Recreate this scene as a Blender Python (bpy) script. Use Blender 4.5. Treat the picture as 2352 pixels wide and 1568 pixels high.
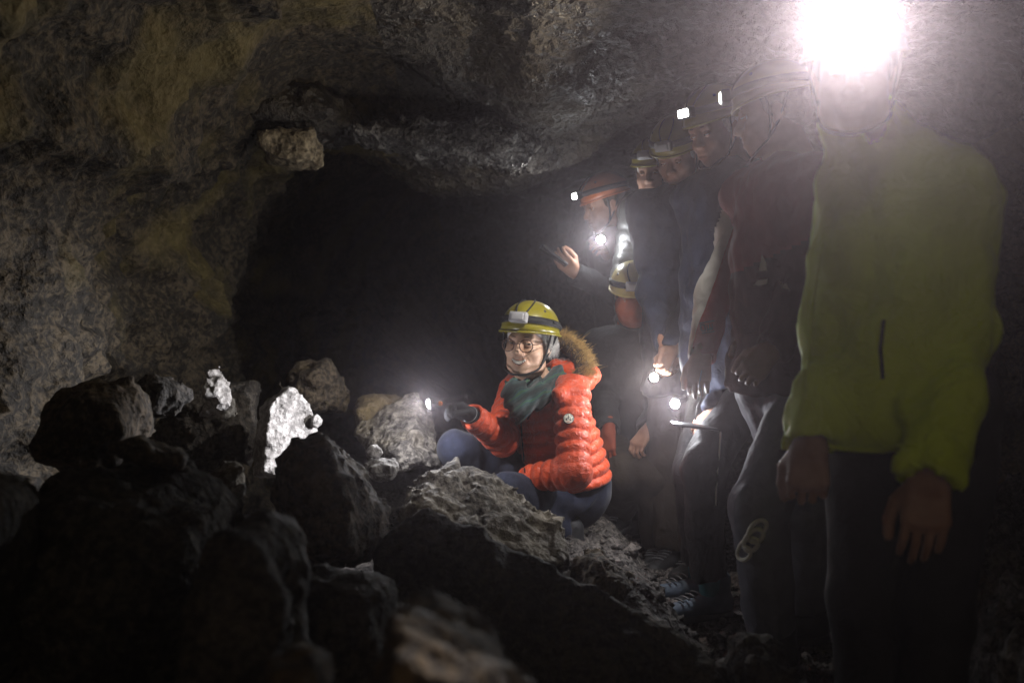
import bpy, bmesh, math, random
import numpy as np
from mathutils import Vector, Matrix
from mathutils.bvhtree import BVHTree
random.seed(7); np.random.seed(7)
for o in list(bpy.data.objects): bpy.data.objects.remove(o)
scene = bpy.context.scene
C = scene.collection

# ------------------------------------------------------------------ camera, world, exposure
CAMZ = 0.927
cam_d = bpy.data.cameras.new('camera'); cam = bpy.data.objects.new('camera', cam_d); C.objects.link(cam)
cam.location = (0, 0, CAMZ); cam.rotation_euler = (math.radians(90), 0, 0)
cam_d.lens = 35; cam_d.sensor_width = 36; cam_d.clip_start = 0.05; cam_d.clip_end = 100
cam_d.dof.use_dof = True; cam_d.dof.focus_distance = 3.52; cam_d.dof.aperture_fstop = 2.2; cam_d.dof.aperture_blades = 9
scene.camera = cam
world = bpy.data.worlds.new('World'); scene.world = world; world.use_nodes = True
world.node_tree.nodes['Background'].inputs[0].default_value = (1.0, 0.82, 0.56, 1)
world.node_tree.nodes['Background'].inputs[1].default_value = 0.13  # dim warm fill from behind the camera, added for the lime jacket
scene.view_settings.view_transform = 'Standard'; scene.view_settings.look = 'None'
scene.view_settings.exposure = 0.0; scene.view_settings.gamma = 1.0
scene.cycles.volume_bounces = 0; scene.cycles.max_bounces = 4; scene.cycles.diffuse_bounces = 1; scene.cycles.glossy_bounces = 1
scene.cycles.use_denoising = True; scene.cycles.sample_clamp_indirect = 2.0
scene.cycles.use_adaptive_sampling = True; scene.cycles.adaptive_threshold = 0.03; scene.cycles.adaptive_min_samples = 12

FPX = 2352 * 35 / 36.0
def P(px, py, d):            # a point of the place seen at (px, py) of a 2352-wide print, d metres in front of the photographer
    return np.array([(px - 1176) / FPX * d, d, CAMZ - (py - 784) / FPX * d])
def V(*a): return np.array(a, float)
def nrm(v):
    v = np.asarray(v, float); return v / (np.linalg.norm(v) + 1e-12)


# ------------------------------------------------------------------ noise
_rs = np.random.RandomState(3); GR = _rs.normal(size=(256, 3)).astype(np.float32); GR /= np.linalg.norm(GR, axis=1)[:, None]
PERM = np.concatenate([_rs.permutation(256)] * 3).astype(np.int32)
def noise(p, seed=0):
    p = np.asarray(p, np.float32)
    f = np.floor(p); i = (f.astype(np.int32) + V(seed * 37, seed * 91, seed * 53).astype(np.int32)) & 255; r = p - f
    u = r * r * r * (r * (r * 6 - 15) + 10)
    x0, y0, z0 = r[:, 0], r[:, 1], r[:, 2]; ux, uy, uz = u[:, 0], u[:, 1], u[:, 2]; x1, y1, z1 = x0 - 1, y0 - 1, z0 - 1
    A = PERM[i[:, 0]] + i[:, 1]; B = PERM[i[:, 0] + 1] + i[:, 1]
    AA = PERM[A] + i[:, 2]; AB = PERM[A + 1] + i[:, 2]; BA = PERM[B] + i[:, 2]; BB = PERM[B + 1] + i[:, 2]
    def g(h, x, y, z): q = GR[PERM[h]]; return q[:, 0] * x + q[:, 1] * y + q[:, 2] * z
    def L(a, b, t): return a + (b - a) * t
    z = L(L(L(g(AA, x0, y0, z0), g(BA, x1, y0, z0), ux), L(g(AB, x0, y1, z0), g(BB, x1, y1, z0), ux), uy),
          L(L(g(AA + 1, x0, y0, z1), g(BA + 1, x1, y0, z1), ux), L(g(AB + 1, x0, y1, z1), g(BB + 1, x1, y1, z1), ux), uy), uz)
    return z * 1.5
def fbm(p, oct=4, seed=0, gain=0.5, ridged=False):
    a = 1.0; s = 0; p = np.asarray(p, np.float32)
    for o in range(oct):
        n = noise(p, seed + o * 17)
        s = s + a * ((0.5 - 2 * np.abs(n)) if ridged else n)
        p = p * 2.03 + 11.3; a *= gain
    return s
def sstep(a, b, x):
    t = np.clip((x - a) / (b - a), 0, 1); return t * t * (3 - 2 * t)

# ------------------------------------------------------------------ distance fields and their surfaces
def cap(p, a, b, ra, rb=None, t_out=False):
    rb = ra if rb is None else rb
    a = np.asarray(a, float); ab = np.asarray(b, float) - a
    t = np.clip((p - a) @ ab / (ab @ ab + 1e-12), 0, 1)
    d = np.linalg.norm(p - (a + t[:, None] * ab), axis=1) - (ra + (rb - ra) * t)
    return (d, t) if t_out else d
def ell(p, c, r, R=None):
    q = p - np.asarray(c, float)
    if R is not None: q = q @ R
    r = np.asarray(r, float)
    k0 = np.linalg.norm(q / r, axis=1); k1 = np.linalg.norm(q / (r * r), axis=1) + 1e-9
    return k0 * (k0 - 1) / k1
def rbox(p, c, h, rad, R=None):
    q = p - np.asarray(c, float)
    if R is not None: q = q @ R
    q = np.abs(q) - (np.asarray(h, float) - rad)
    return np.linalg.norm(np.maximum(q, 0), axis=1) + np.minimum(q.max(axis=1), 0) - rad
def smin(a, b, k):
    h = np.clip(0.5 + 0.5 * (b - a) / k, 0, 1)
    return b + (a - b) * h - k * h * (1 - h)
def smax(a, b, k): return -smin(-a, -b, k)

def surface(fn, lo, hi, h, margin=0.0):
    lo = np.asarray(lo, float) - 2 * h; hi = np.asarray(hi, float) + 2 * h; B = 8
    nb = np.maximum(np.ceil((hi - lo) / h / B).astype(int), 1)
    n = nb * B
    bc = np.stack(np.meshgrid(*[lo[k] + (np.arange(nb[k]) * B + (B - 1) / 2) * h for k in range(3)], indexing='ij'), -1).reshape(-1, 3)
    dc = fn(bc)
    act = np.abs(dc) < B * h * 0.9 * 1.35 + margin
    D = np.empty((len(bc), B ** 3), np.float32); D[:] = np.where(dc > 0, 1.0, -1.0)[:, None]
    off = (np.stack(np.meshgrid(*[np.arange(B)] * 3, indexing='ij'), -1).reshape(-1, 3) - (B - 1) / 2) * h
    ids = np.nonzero(act)[0]
    for s in range(0, len(ids), 400):
        ii = ids[s:s + 400]
        D[ii] = fn((bc[ii][:, None, :] + off[None]).reshape(-1, 3)).reshape(len(ii), -1)
    D = D.reshape(nb[0], nb[1], nb[2], B, B, B).transpose(0, 3, 1, 4, 2, 5).reshape(n)
    return nets(D, lo, h)
def nets(D, lo, h):
    S = D < 0; n = np.array(D.shape)
    c = np.zeros(n - 1, np.int8)
    for dx in (0, 1):
        for dy in (0, 1):
            for dz in (0, 1):
                c += S[dx:n[0] - 1 + dx, dy:n[1] - 1 + dy, dz:n[2] - 1 + dz]
    I = np.argwhere((c > 0) & (c < 8))
    vid = np.full(n - 1, -1, np.int64); vid[I[:, 0], I[:, 1], I[:, 2]] = np.arange(len(I))
    acc = np.zeros((len(I), 3)); cnt = np.zeros(len(I))
    cor = [(x, y, z) for x in (0, 1) for y in (0, 1) for z in (0, 1)]
    for a in cor:
        for k in range(3):
            if a[k]: continue
            b = list(a); b[k] = 1
            d0 = D[I[:, 0] + a[0], I[:, 1] + a[1], I[:, 2] + a[2]]; d1 = D[I[:, 0] + b[0], I[:, 1] + b[1], I[:, 2] + b[2]]
            m = (d0 < 0) != (d1 < 0)
            t = d0[m] / (d0[m] - d1[m])
            p = np.tile(np.array(a, float), (m.sum(), 1)); p[:, k] = t
            acc[m] += p; cnt[m] += 1
    verts = lo + (I + acc / cnt[:, None]) * h
    faces = []
    for k in range(3):
        u, w = (k + 1) % 3, (k + 2) % 3
        sl0 = [slice(None)] * 3; sl1 = [slice(None)] * 3
        sl0[k] = slice(0, n[k] - 1); sl1[k] = slice(1, n[k])
        s0 = S[tuple(sl0)]; s1 = S[tuple(sl1)]
        E = np.argwhere(s0 != s1)
        E = E[(E[:, u] > 0) & (E[:, w] > 0) & (E[:, u] < n[u] - 1) & (E[:, w] < n[w] - 1)]
        if not len(E): continue
        q = []
        for du, dw in ((1, 1), (0, 1), (0, 0), (1, 0)):
            e = E.copy(); e[:, u] -= du; e[:, w] -= dw
            q.append(vid[e[:, 0], e[:, 1], e[:, 2]])
        q = np.stack(q, 1)
        fl = ~s0[E[:, 0], E[:, 1], E[:, 2]]
        q[fl] = q[fl][:, ::-1]
        faces.append(q)
    F = np.concatenate(faces) if faces else np.zeros((0, 4), int)
    return verts, F

# ------------------------------------------------------------------ objects
def mesh_of(name, v, f, smooth=True):
    me = bpy.data.meshes.new(name); v = np.asarray(v, np.float32)
    if isinstance(f, np.ndarray) and f.ndim == 2:
        k = f.shape[1]
        me.vertices.add(len(v)); me.vertices.foreach_set('co', v.ravel())
        me.loops.add(f.size); me.loops.foreach_set('vertex_index', f.ravel().astype(np.int32))
        me.polygons.add(len(f)); me.polygons.foreach_set('loop_start', np.arange(0, f.size, k, dtype=np.int32))
        me.update(calc_edges=True); me.validate()
    else:
        me.from_pydata([tuple(map(float, x)) for x in v], [], [tuple(int(i) for i in q) for q in f]); me.update()
    if smooth and len(me.polygons): me.polygons.foreach_set('use_smooth', np.ones(len(me.polygons), bool))
    return me
class Geo:                                  # collects shapes of one part
    def __init__(s): s.v = []; s.f = []; s.n = 0
    def add(s, v, f):
        v = np.asarray(v, float)
        s.f += [tuple(int(i) + s.n for i in q) for q in f]; s.v.append(v); s.n += len(v); return s
    def box(s, c, h, R=None, bev=0.0):
        b = bmesh.new(); bmesh.ops.create_cube(b, size=2)
        for q in b.verts: q.co = Vector((q.co.x * h[0], q.co.y * h[1], q.co.z * h[2]))
        if bev: bmesh.ops.bevel(b, geom=b.edges[:], offset=bev, segments=3, affect='EDGES', profile=0.5)
        b.verts.index_update(); v = np.array([q.co[:] for q in b.verts]); f = [[q.index for q in p.verts] for p in b.faces]; b.free()
        if R is not None: v = v @ np.asarray(R).T
        return s.add(v + np.asarray(c), f)
    def tube(s, pts, r, n=8, close=False, flat=None):
        pts = np.asarray(pts, float); m = len(pts); r = np.broadcast_to(np.asarray(r, float), (m,))
        tan = np.gradient(pts, axis=0)
        if close: tan = np.roll(pts, -1, 0) - np.roll(pts, 1, 0)
        up = np.array([0, 0, 1.0]); v = []
        prev = None
        for i in range(m):
            t = nrm(tan[i])
            a = (prev - t * (prev @ t)) if prev is not None else np.cross(t, up if abs(t[2]) < 0.9 else V(1, 0, 0))
            a = nrm(a); prev = a; b = np.cross(t, a)
            for k in range(n):
                w = 2 * math.pi * k / n
                v.append(pts[i] + r[i] * (math.cos(w) * a + math.sin(w) * b))
        f = []
        for i in range(m if close else m - 1):
            j = (i + 1) % m
            for k in range(n):
                f.append((i * n + k, i * n + (k + 1) % n, j * n + (k + 1) % n, j * n + k))
        if not close: f += [tuple(range(n - 1, -1, -1)), tuple((m - 1) * n + k for k in range(n))]
        return s.add(v, f)
    def lathe(s, prof, c, ax, n=24):          # prof: list of (along, radius)
        ax = nrm(ax); a = nrm(np.cross(ax, V(0, 0, 1) if abs(ax[2]) < .9 else V(1, 0, 0))); b = np.cross(ax, a)
        v = []
        for (z, r) in prof:
            for k in range(n):
                w = 2 * math.pi * k / n; v.append(np.asarray(c) + ax * z + r * (math.cos(w) * a + math.sin(w) * b))
        f = []
        for i in range(len(prof) - 1):
            for k in range(n): f.append((i * n + k, i * n + (k + 1) % n, (i + 1) * n + (k + 1) % n, (i + 1) * n + k))
        f += [tuple(range(n - 1, -1, -1)), tuple((len(prof) - 1) * n + k for k in range(n))]
        return s.add(v, f)
    def arr(s): return np.concatenate(s.v), s.f

def empty(name, loc, label, cat, group=None):
    o = bpy.data.objects.new(name, None); C.objects.link(o); o.location = tuple(map(float, loc)); o.empty_display_size = .1
    tag(o, label, cat, group); return o
def tag(o, label, cat, group=None, kind=None):
    if label: o['label'] = label
    if cat: o['category'] = cat
    if group: o['group'] = group
    if kind: o['kind'] = kind
    return o
def base_of(o):
    p = V(0, 0, 0)
    while o is not None: p = p + np.array(o.location); o = o.parent
    return p
def part(name, v, f, mat, parent=None, origin=None, smooth=True, mat_fn=None):
    v = np.asarray(v, float)
    if parent is not None: org = base_of(parent); loc = V(0, 0, 0)
    else: org = np.asarray(origin if origin is not None else V(*(v.mean(0)[:2]), v[:, 2].min())); loc = org
    me = mesh_of(name, v - org, f, smooth)
    mats = mat if isinstance(mat, (list, tuple)) else [mat]
    for m in mats: me.materials.append(m)
    if mat_fn is not None:
        cen = np.empty(len(me.polygons) * 3, np.float32); me.polygons.foreach_get('center', cen)
        me.polygons.foreach_set('material_index', mat_fn(cen.reshape(-1, 3) + org).astype(np.int32))
    o = bpy.data.objects.new(name, me); C.objects.link(o); o.location = tuple(map(float, loc))
    if parent is not None: o.parent = parent
    return o
def gpart(name, g, mat, parent=None, **k):
    v, f = g.arr(); return part(name, v, f, mat, parent, **k)

# ------------------------------------------------------------------ materials
def nodes_of(name):
    m = bpy.data.materials.new(name); m.use_nodes = True
    nt = m.node_tree; return m, nt, nt.nodes['Principled BSDF']
def ramp(nt, fac, stops):
    r = nt.nodes.new('ShaderNodeValToRGB'); nt.links.new(fac, r.inputs[0])
    e = r.color_ramp.elements
    while len(e) < len(stops): e.new(0.5)
    for q, (p, c) in zip(e, stops): q.position = p; q.color = (*c, 1)
    return r.outputs[0]
def noise_n(nt, scale, detail=6, rough=0.6, vec=None, dist=0.0):
    n = nt.nodes.new('ShaderNodeTexNoise'); n.inputs['Scale'].default_value = scale; n.inputs['Detail'].default_value = detail
    n.inputs['Roughness'].default_value = rough; n.inputs['Distortion'].default_value = dist
    if vec is not None: nt.links.new(vec, n.inputs['Vector'])
    return n
def mixc(nt, fac, a, b, mode='MIX'):
    m = nt.nodes.new('ShaderNodeMix'); m.data_type = 'RGBA'; m.blend_type = mode
    for s, x in ((m.inputs[0], fac), (m.inputs[6], a), (m.inputs[7], b)):
        if hasattr(x, 'links'): nt.links.new(x, s)
        elif isinstance(x, (int, float)): s.default_value = x
        else: s.default_value = (*x, 1)
    return m.outputs[2]
def math_n(nt, op, a, b):
    m = nt.nodes.new('ShaderNodeMath'); m.operation = op
    for s, x in ((m.inputs[0], a), (m.inputs[1], b)):
        if hasattr(x, 'links'): nt.links.new(x, s)
        else: s.default_value = x
    return m.outputs[0]
def rock_mat(name, dark, light, patch=None, patch_amt=0.5, rough=0.85, bump=0.02, scale=1.0, wet=False, pscale=2.2):
    m, nt, b = nodes_of(name)
    g = nt.nodes.new('ShaderNodeNewGeometry').outputs['Position']
    n1 = noise_n(nt, 7 * scale, 4, .65, g); n2 = noise_n(nt, 45 * scale, 3, .7, g); n3 = noise_n(nt, pscale, 3, .6, g)
    vor = nt.nodes.new('ShaderNodeTexVoronoi'); vor.inputs['Scale'].default_value = 38 * scale; nt.links.new(g, vor.inputs['Vector'])
    f = math_n(nt, 'ADD', math_n(nt, 'MULTIPLY', n1.outputs[0], .38), math_n(nt, 'MULTIPLY', n2.outputs[0], .62))
    col = ramp(nt, f, [(.38, tuple(np.array(dark) * .6)), (.47, dark), (.54, tuple((np.array(dark) + np.array(light)) / 2)), (.64, light)])
    if patch is not None:
        pf = ramp(nt, n3.outputs[0], [(.50, (0, 0, 0)), (.62, (patch_amt,) * 3)])
        col = mixc(nt, pf, col, mixc(nt, .75, col, patch))
    nt.links.new(col, b.inputs['Base Color'])
    if wet: nt.links.new(ramp(nt, n1.outputs[0], [(.40, (.30,) * 3), (.55, (.7,) * 3)]), b.inputs['Roughness'])
    else: b.inputs['Roughness'].default_value = rough
    hh = math_n(nt, 'ADD', math_n(nt, 'MULTIPLY', n2.outputs[0], 1.0), math_n(nt, 'MULTIPLY', vor.outputs[0], .55))
    hh = math_n(nt, 'ADD', hh, math_n(nt, 'MULTIPLY', n1.outputs[0], 1.2))
    bp = nt.nodes.new('ShaderNodeBump'); bp.inputs['Strength'].default_value = 1.0; bp.inputs['Distance'].default_value = bump
    nt.links.new(hh, bp.inputs['Height']); nt.links.new(bp.outputs[0], b.inputs['Normal'])
    return m
def cloth_mat(name, col, rough=.8, var=.25, scale=14, bump=.002, sheen=.0, weave=0, spec=.3, wrinkle=0):
    m, nt, b = nodes_of(name)
    g = nt.nodes.new('ShaderNodeNewGeometry').outputs['Position']
    n = noise_n(nt, scale, 5, .6, g)
    c = np.array(col); nt.links.new(ramp(nt, n.outputs[0], [(.3, tuple(c * (1 - var))), (.7, tuple(np.minimum(c * (1 + var), .95)))]), b.inputs['Base Color'])
    b.inputs['Roughness'].default_value = rough; b.inputs['Specular IOR Level'].default_value = spec
    if sheen: b.inputs['Sheen Weight'].default_value = sheen
    n2 = noise_n(nt, weave or 220, 3, .6, g)
    h = n2.outputs[0]
    if wrinkle:
        n4 = noise_n(nt, wrinkle, 3, .6, g, 1.2)
        h = math_n(nt, 'ADD', math_n(nt, 'MULTIPLY', h, .15), math_n(nt, 'MULTIPLY', n4.outputs[0], 3))
    bp = nt.nodes.new('ShaderNodeBump'); bp.inputs['Strength'].default_value = .7; bp.inputs['Distance'].default_value = bump
    nt.links.new(h, bp.inputs['Height']); nt.links.new(bp.outputs[0], b.inputs['Normal'])
    return m
def plain(name, col, rough=.5, metal=0.0, var=.12, scale=30, spec=.5):
    m, nt, b = nodes_of(name); g = nt.nodes.new('ShaderNodeNewGeometry').outputs['Position']
    n = noise_n(nt, scale, 4, .6, g); c = np.array(col)
    nt.links.new(ramp(nt, n.outputs[0], [(.3, tuple(c * (1 - var))), (.7, tuple(np.minimum(c * (1 + var), .98)))]), b.inputs['Base Color'])
    b.inputs['Roughness'].default_value = rough; b.inputs['Metallic'].default_value = metal; b.inputs['Specular IOR Level'].default_value = spec
    return m
def glow_mat(name, col, strength):
    m, nt, b = nodes_of(name); b.inputs['Base Color'].default_value = (.8, .8, .8, 1)
    b.inputs['Emission Color'].default_value = (*col, 1); b.inputs['Emission Strength'].default_value = strength
    return m
def skin_mat(name, col):
    m, nt, b = nodes_of(name); g = nt.nodes.new('ShaderNodeNewGeometry').outputs['Position']
    n = noise_n(nt, 40, 5, .6, g); n2 = noise_n(nt, 400, 3, .6, g); c = np.array(col)
    nt.links.new(ramp(nt, n.outputs[0], [(.3, tuple(c * V(.86, .78, .75))), (.7, tuple(c * 1.1))]), b.inputs['Base Color'])
    b.inputs['Roughness'].default_value = .5; b.inputs['Subsurface Weight'].default_value = .0
    bp = nt.nodes.new('ShaderNodeBump'); bp.inputs['Distance'].default_value = .0006; nt.links.new(n2.outputs[0], bp.inputs['Height']); nt.links.new(bp.outputs[0], b.inputs['Normal'])
    return m
M = {}
M['wall'] = rock_mat('cave wall rock', (.016, .012, .008), (.098, .074, .046), (.15, .115, .03), .65, bump=.013, scale=.9, pscale=1.6)
M['ceil'] = rock_mat('wet cave ceiling rock', (.022, .018, .015), (.065, .055, .045), (.10, .075, .035), .4, bump=.03, scale=.75, wet=True)
M['floor'] = rock_mat('cave floor rubble', (.05, .043, .04), (.19, .165, .15), None, bump=.02)
M['rock'] = rock_mat('grey basalt', (.07, .062, .055), (.30, .27, .235), (.22, .17, .08), .4, bump=.014)
M['rockb'] = rock_mat('brown basalt', (.04, .030, .021), (.16, .12, .08), (.20, .14, .05), .6, bump=.014)
M['tan'] = rock_mat('tan flowstone', (.10, .078, .05), (.33, .27, .18), None, bump=.014)
M['rocko'] = rock_mat('ochre basalt', (.035, .021, .009), (.14, .088, .036), None, bump=.014)
M['wet'] = rock_mat('wet rock with painted light', (.05, .045, .042), (.24, .22, .20), None, bump=.03, scale=1.1, wet=True)  # paler than the roof: torchlight on the lip put into the colour
M['rockd'] = rock_mat('shaded basalt', (.022, .018, .015), (.085, .07, .055), None, bump=.014)  # darker basalt copy: shade on the unlit rocks put into the colour
M['rockl'] = rock_mat('pale limestone crust', (.20, .185, .175), (.46, .44, .42), None, bump=.012)
M['skin'] = skin_mat('skin', (.60, .39, .275)); M['skin2'] = skin_mat('weathered skin', (.33, .18, .12))
M['red'] = cloth_mat('red orange nylon', (.60, .062, .011), .36, .12, 18, .0035, .15, spec=.45, wrinkle=55)
M['navy'] = cloth_mat('navy jacket cloth', (.016, .022, .045), .75, .3, wrinkle=30)
M['black'] = cloth_mat('black cloth', (.012, .012, .013), .75, .3, wrinkle=30)
M['blacknylon'] = cloth_mat('black nylon', (.035, .037, .035), .3, .2, wrinkle=60, spec=.7)
M['brown'] = cloth_mat('dark brown cloth', (.03, .022, .016), .85, .3, wrinkle=30)
M['denim'] = cloth_mat('blue denim', (.020, .024, .046), .85, .3, 60, .0015, .1)
M['grey'] = cloth_mat('grey trouser cloth', (.115, .12, .15), .8, .15, wrinkle=22)
M['hivis'] = cloth_mat('lime yellow jacket cloth', (.58, .72, .012), .6, .12, 8, .007, wrinkle=11)
M['white'] = cloth_mat('off white jacket cloth', (.55, .52, .48), .7, .1, wrinkle=22)
M['dred'] = cloth_mat('dark red jacket cloth', (.15, .016, .015), .7, .15, wrinkle=22)
M['glove'] = cloth_mat('black knit glove', (.018, .018, .02), .7, .3)
M['oglove'] = cloth_mat('orange glove', (.22, .04, .015), .7, .2)
M['mask'] = cloth_mat('orange neck gaiter', (.42, .11, .05), .8, .15, wrinkle=25)
M['hyel'] = plain('yellow helmet shell', (.215, .18, .012), .3, var=.1)
M['horg'] = plain('orange brown helmet shell', (.42, .12, .04), .35, var=.1)
M['hcream'] = plain('pale yellow helmet shell', (.52, .42, .16), .35, var=.1)
M['strap'] = cloth_mat('black strap webbing', (.012, .012, .013), .7, .2)
M['plastic'] = plain('dark plastic', (.02, .02, .022), .35)
M['lampgrey'] = plain('grey lamp plastic', (.32, .31, .32), .4)
M['metal'] = plain('black anodised metal', (.03, .03, .033), .25, .9)
M['orange'] = plain('orange plastic', (.75, .22, .03), .4)
M['hair'] = cloth_mat('grey hair', (.27, .25, .24), .6, .5, 160, .004, weave=500)
M['seam'] = cloth_mat('olive seam tape', (.16, .19, .01), .7)
M['cap'] = cloth_mat('pale grey under cap', (.40, .38, .38), .8, .2, 60)
M['maroon'] = cloth_mat('dark maroon jacket cloth', (.045, .012, .014), .75, .3, wrinkle=30)
M['hairb'] = cloth_mat('brown hair', (.05, .032, .02), .6, .5, 160, .004)
M['hairg'] = cloth_mat('silver hair', (.5, .48, .46), .55, .4, 160, .004)
M['fur'] = cloth_mat('golden brown fur', (.34, .205, .065), .5, .45, 90, .001)
M['furd'] = cloth_mat('dark fur lining', (.035, .022, .012), .8, .4, 60)
M['frame'] = plain('brown tortoise spectacle frame', (.05, .022, .016), .3)
M['eye'] = plain('eye white', (.42, .38, .35), .35, var=.03); M['iris'] = plain('brown iris', (.03, .016, .01), .15)
M['teeth'] = plain('teeth', (.80, .76, .68), .4, var=.03); M['lip'] = plain('lips', (.52, .27, .20), .55); M['mouth'] = plain('mouth interior', (.06, .015, .012), .6)
M['brow'] = plain('eyebrow hair', (.06, .035, .025), .8)
M['badge'] = plain('cream badge cloth', (.72, .70, .60), .7, var=.05); M['ink'] = plain('dark badge thread', (.012, .013, .03), .7); M['inkred'] = plain('red badge thread', (.5, .03, .02), .7)
M['shoe'] = cloth_mat('dark shoe', (.03, .03, .032), .6, .3); M['shoeblue'] = cloth_mat('blue grey shoe mesh', (.07, .09, .12), .7, .3)
M['teal'] = cloth_mat('teal sock', (.02, .11, .13), .8, .2); M['lace'] = plain('shoe lace', (.10, .10, .105), .7)
M['offgrey'] = cloth_mat('pale grey print', (.72, .70, .62), .7, .1)
M['sole'] = plain('shoe sole', (.05, .05, .052), .8)
def scarf_mat():
    m, nt, b = nodes_of('teal green scarf'); g = nt.nodes.new('ShaderNodeNewGeometry').outputs['Position']
    mp = nt.nodes.new('ShaderNodeMapping'); nt.links.new(g, mp.inputs[0]); mp.inputs['Rotation'].default_value = (0, math.radians(-52), .3)
    w = nt.nodes.new('ShaderNodeTexWave'); w.inputs['Scale'].default_value = 6.5; w.inputs['Distortion'].default_value = 5.5; w.inputs['Detail'].default_value = 3
    nt.links.new(mp.outputs[0], w.inputs[0])
    c = ramp(nt, w.outputs[1], [(.15, (.016, .024, .025)), (.45, (.028, .055, .055)), (.72, (.018, .027, .027)), (.90, (.020, .065, .085)), (1.0, (.035, .09, .04))])
    nt.links.new(c, b.inputs['Base Color']); b.inputs['Roughness'].default_value = .85; b.inputs['Sheen Weight'].default_value = .2
    n2 = noise_n(nt, 260, 3, .6, g); bp = nt.nodes.new('ShaderNodeBump'); bp.inputs['Distance'].default_value = .0015; nt.links.new(n2.outputs[0], bp.inputs['Height']); nt.links.new(bp.outputs[0], b.inputs['Normal'])
    return m
M['scarf'] = scarf_mat()
def sleeve_mat(p0, n):
    m, nt, b = nodes_of('white and red sleeve cloth'); g = nt.nodes.new('ShaderNodeNewGeometry').outputs['Position']
    sb = nt.nodes.new('ShaderNodeVectorMath'); sb.operation = 'SUBTRACT'; nt.links.new(g, sb.inputs[0]); sb.inputs[1].default_value = tuple(p0)
    dt = nt.nodes.new('ShaderNodeVectorMath'); dt.operation = 'DOT_PRODUCT'; nt.links.new(sb.outputs[0], dt.inputs[0]); dt.inputs[1].default_value = tuple(n)
    f = math_n(nt, 'GREATER_THAN', dt.outputs['Value'], .012)
    nt.links.new(mixc(nt, f, (.50, .47, .43), (.30, .028, .022)), b.inputs['Base Color']); b.inputs['Roughness'].default_value = .7
    n4 = noise_n(nt, 22, 3, .6, g, 1.2); bp = nt.nodes.new('ShaderNodeBump'); bp.inputs['Distance'].default_value = .004; nt.links.new(n4.outputs[0], bp.inputs['Height']); nt.links.new(bp.outputs[0], b.inputs['Normal'])
    return m
def lens_mat():
    m, nt, b = nodes_of('spectacle lens'); out = nt.nodes['Material Output']
    t = nt.nodes.new('ShaderNodeBsdfTransparent'); t.inputs[0].default_value = (.93, .91, .90, 1)
    gl = nt.nodes.new('ShaderNodeBsdfGlossy'); gl.inputs['Roughness'].default_value = .03
    mx = nt.nodes.new('ShaderNodeMixShader'); mx.inputs[0].default_value = .05; nt.links.new(t.outputs[0], mx.inputs[1]); nt.links.new(gl.outputs[0], mx.inputs[2])
    nt.links.new(mx.outputs[0], out.inputs[0]); return m
M['lens'] = lens_mat()

def light(kind, name, loc, power, col=(1, 1, 1), radius=.012, aim=None, half=60, blend=.6, parent=None):
    d = bpy.data.lights.new(name, kind); d.energy = power; d.color = col; d.shadow_soft_size = radius
    if kind == 'SPOT': d.spot_size = math.radians(2 * half); d.spot_blend = blend
    o = bpy.data.objects.new(name, d); C.objects.link(o)
    loc = np.asarray(loc, float) - (base_of(parent) if parent else 0); o.location = tuple(loc)
    if aim is not None: o.rotation_euler = Vector(tuple(map(float, aim))).to_track_quat('-Z', 'Y').to_euler()
    if parent: o.parent = parent
    return o
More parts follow.
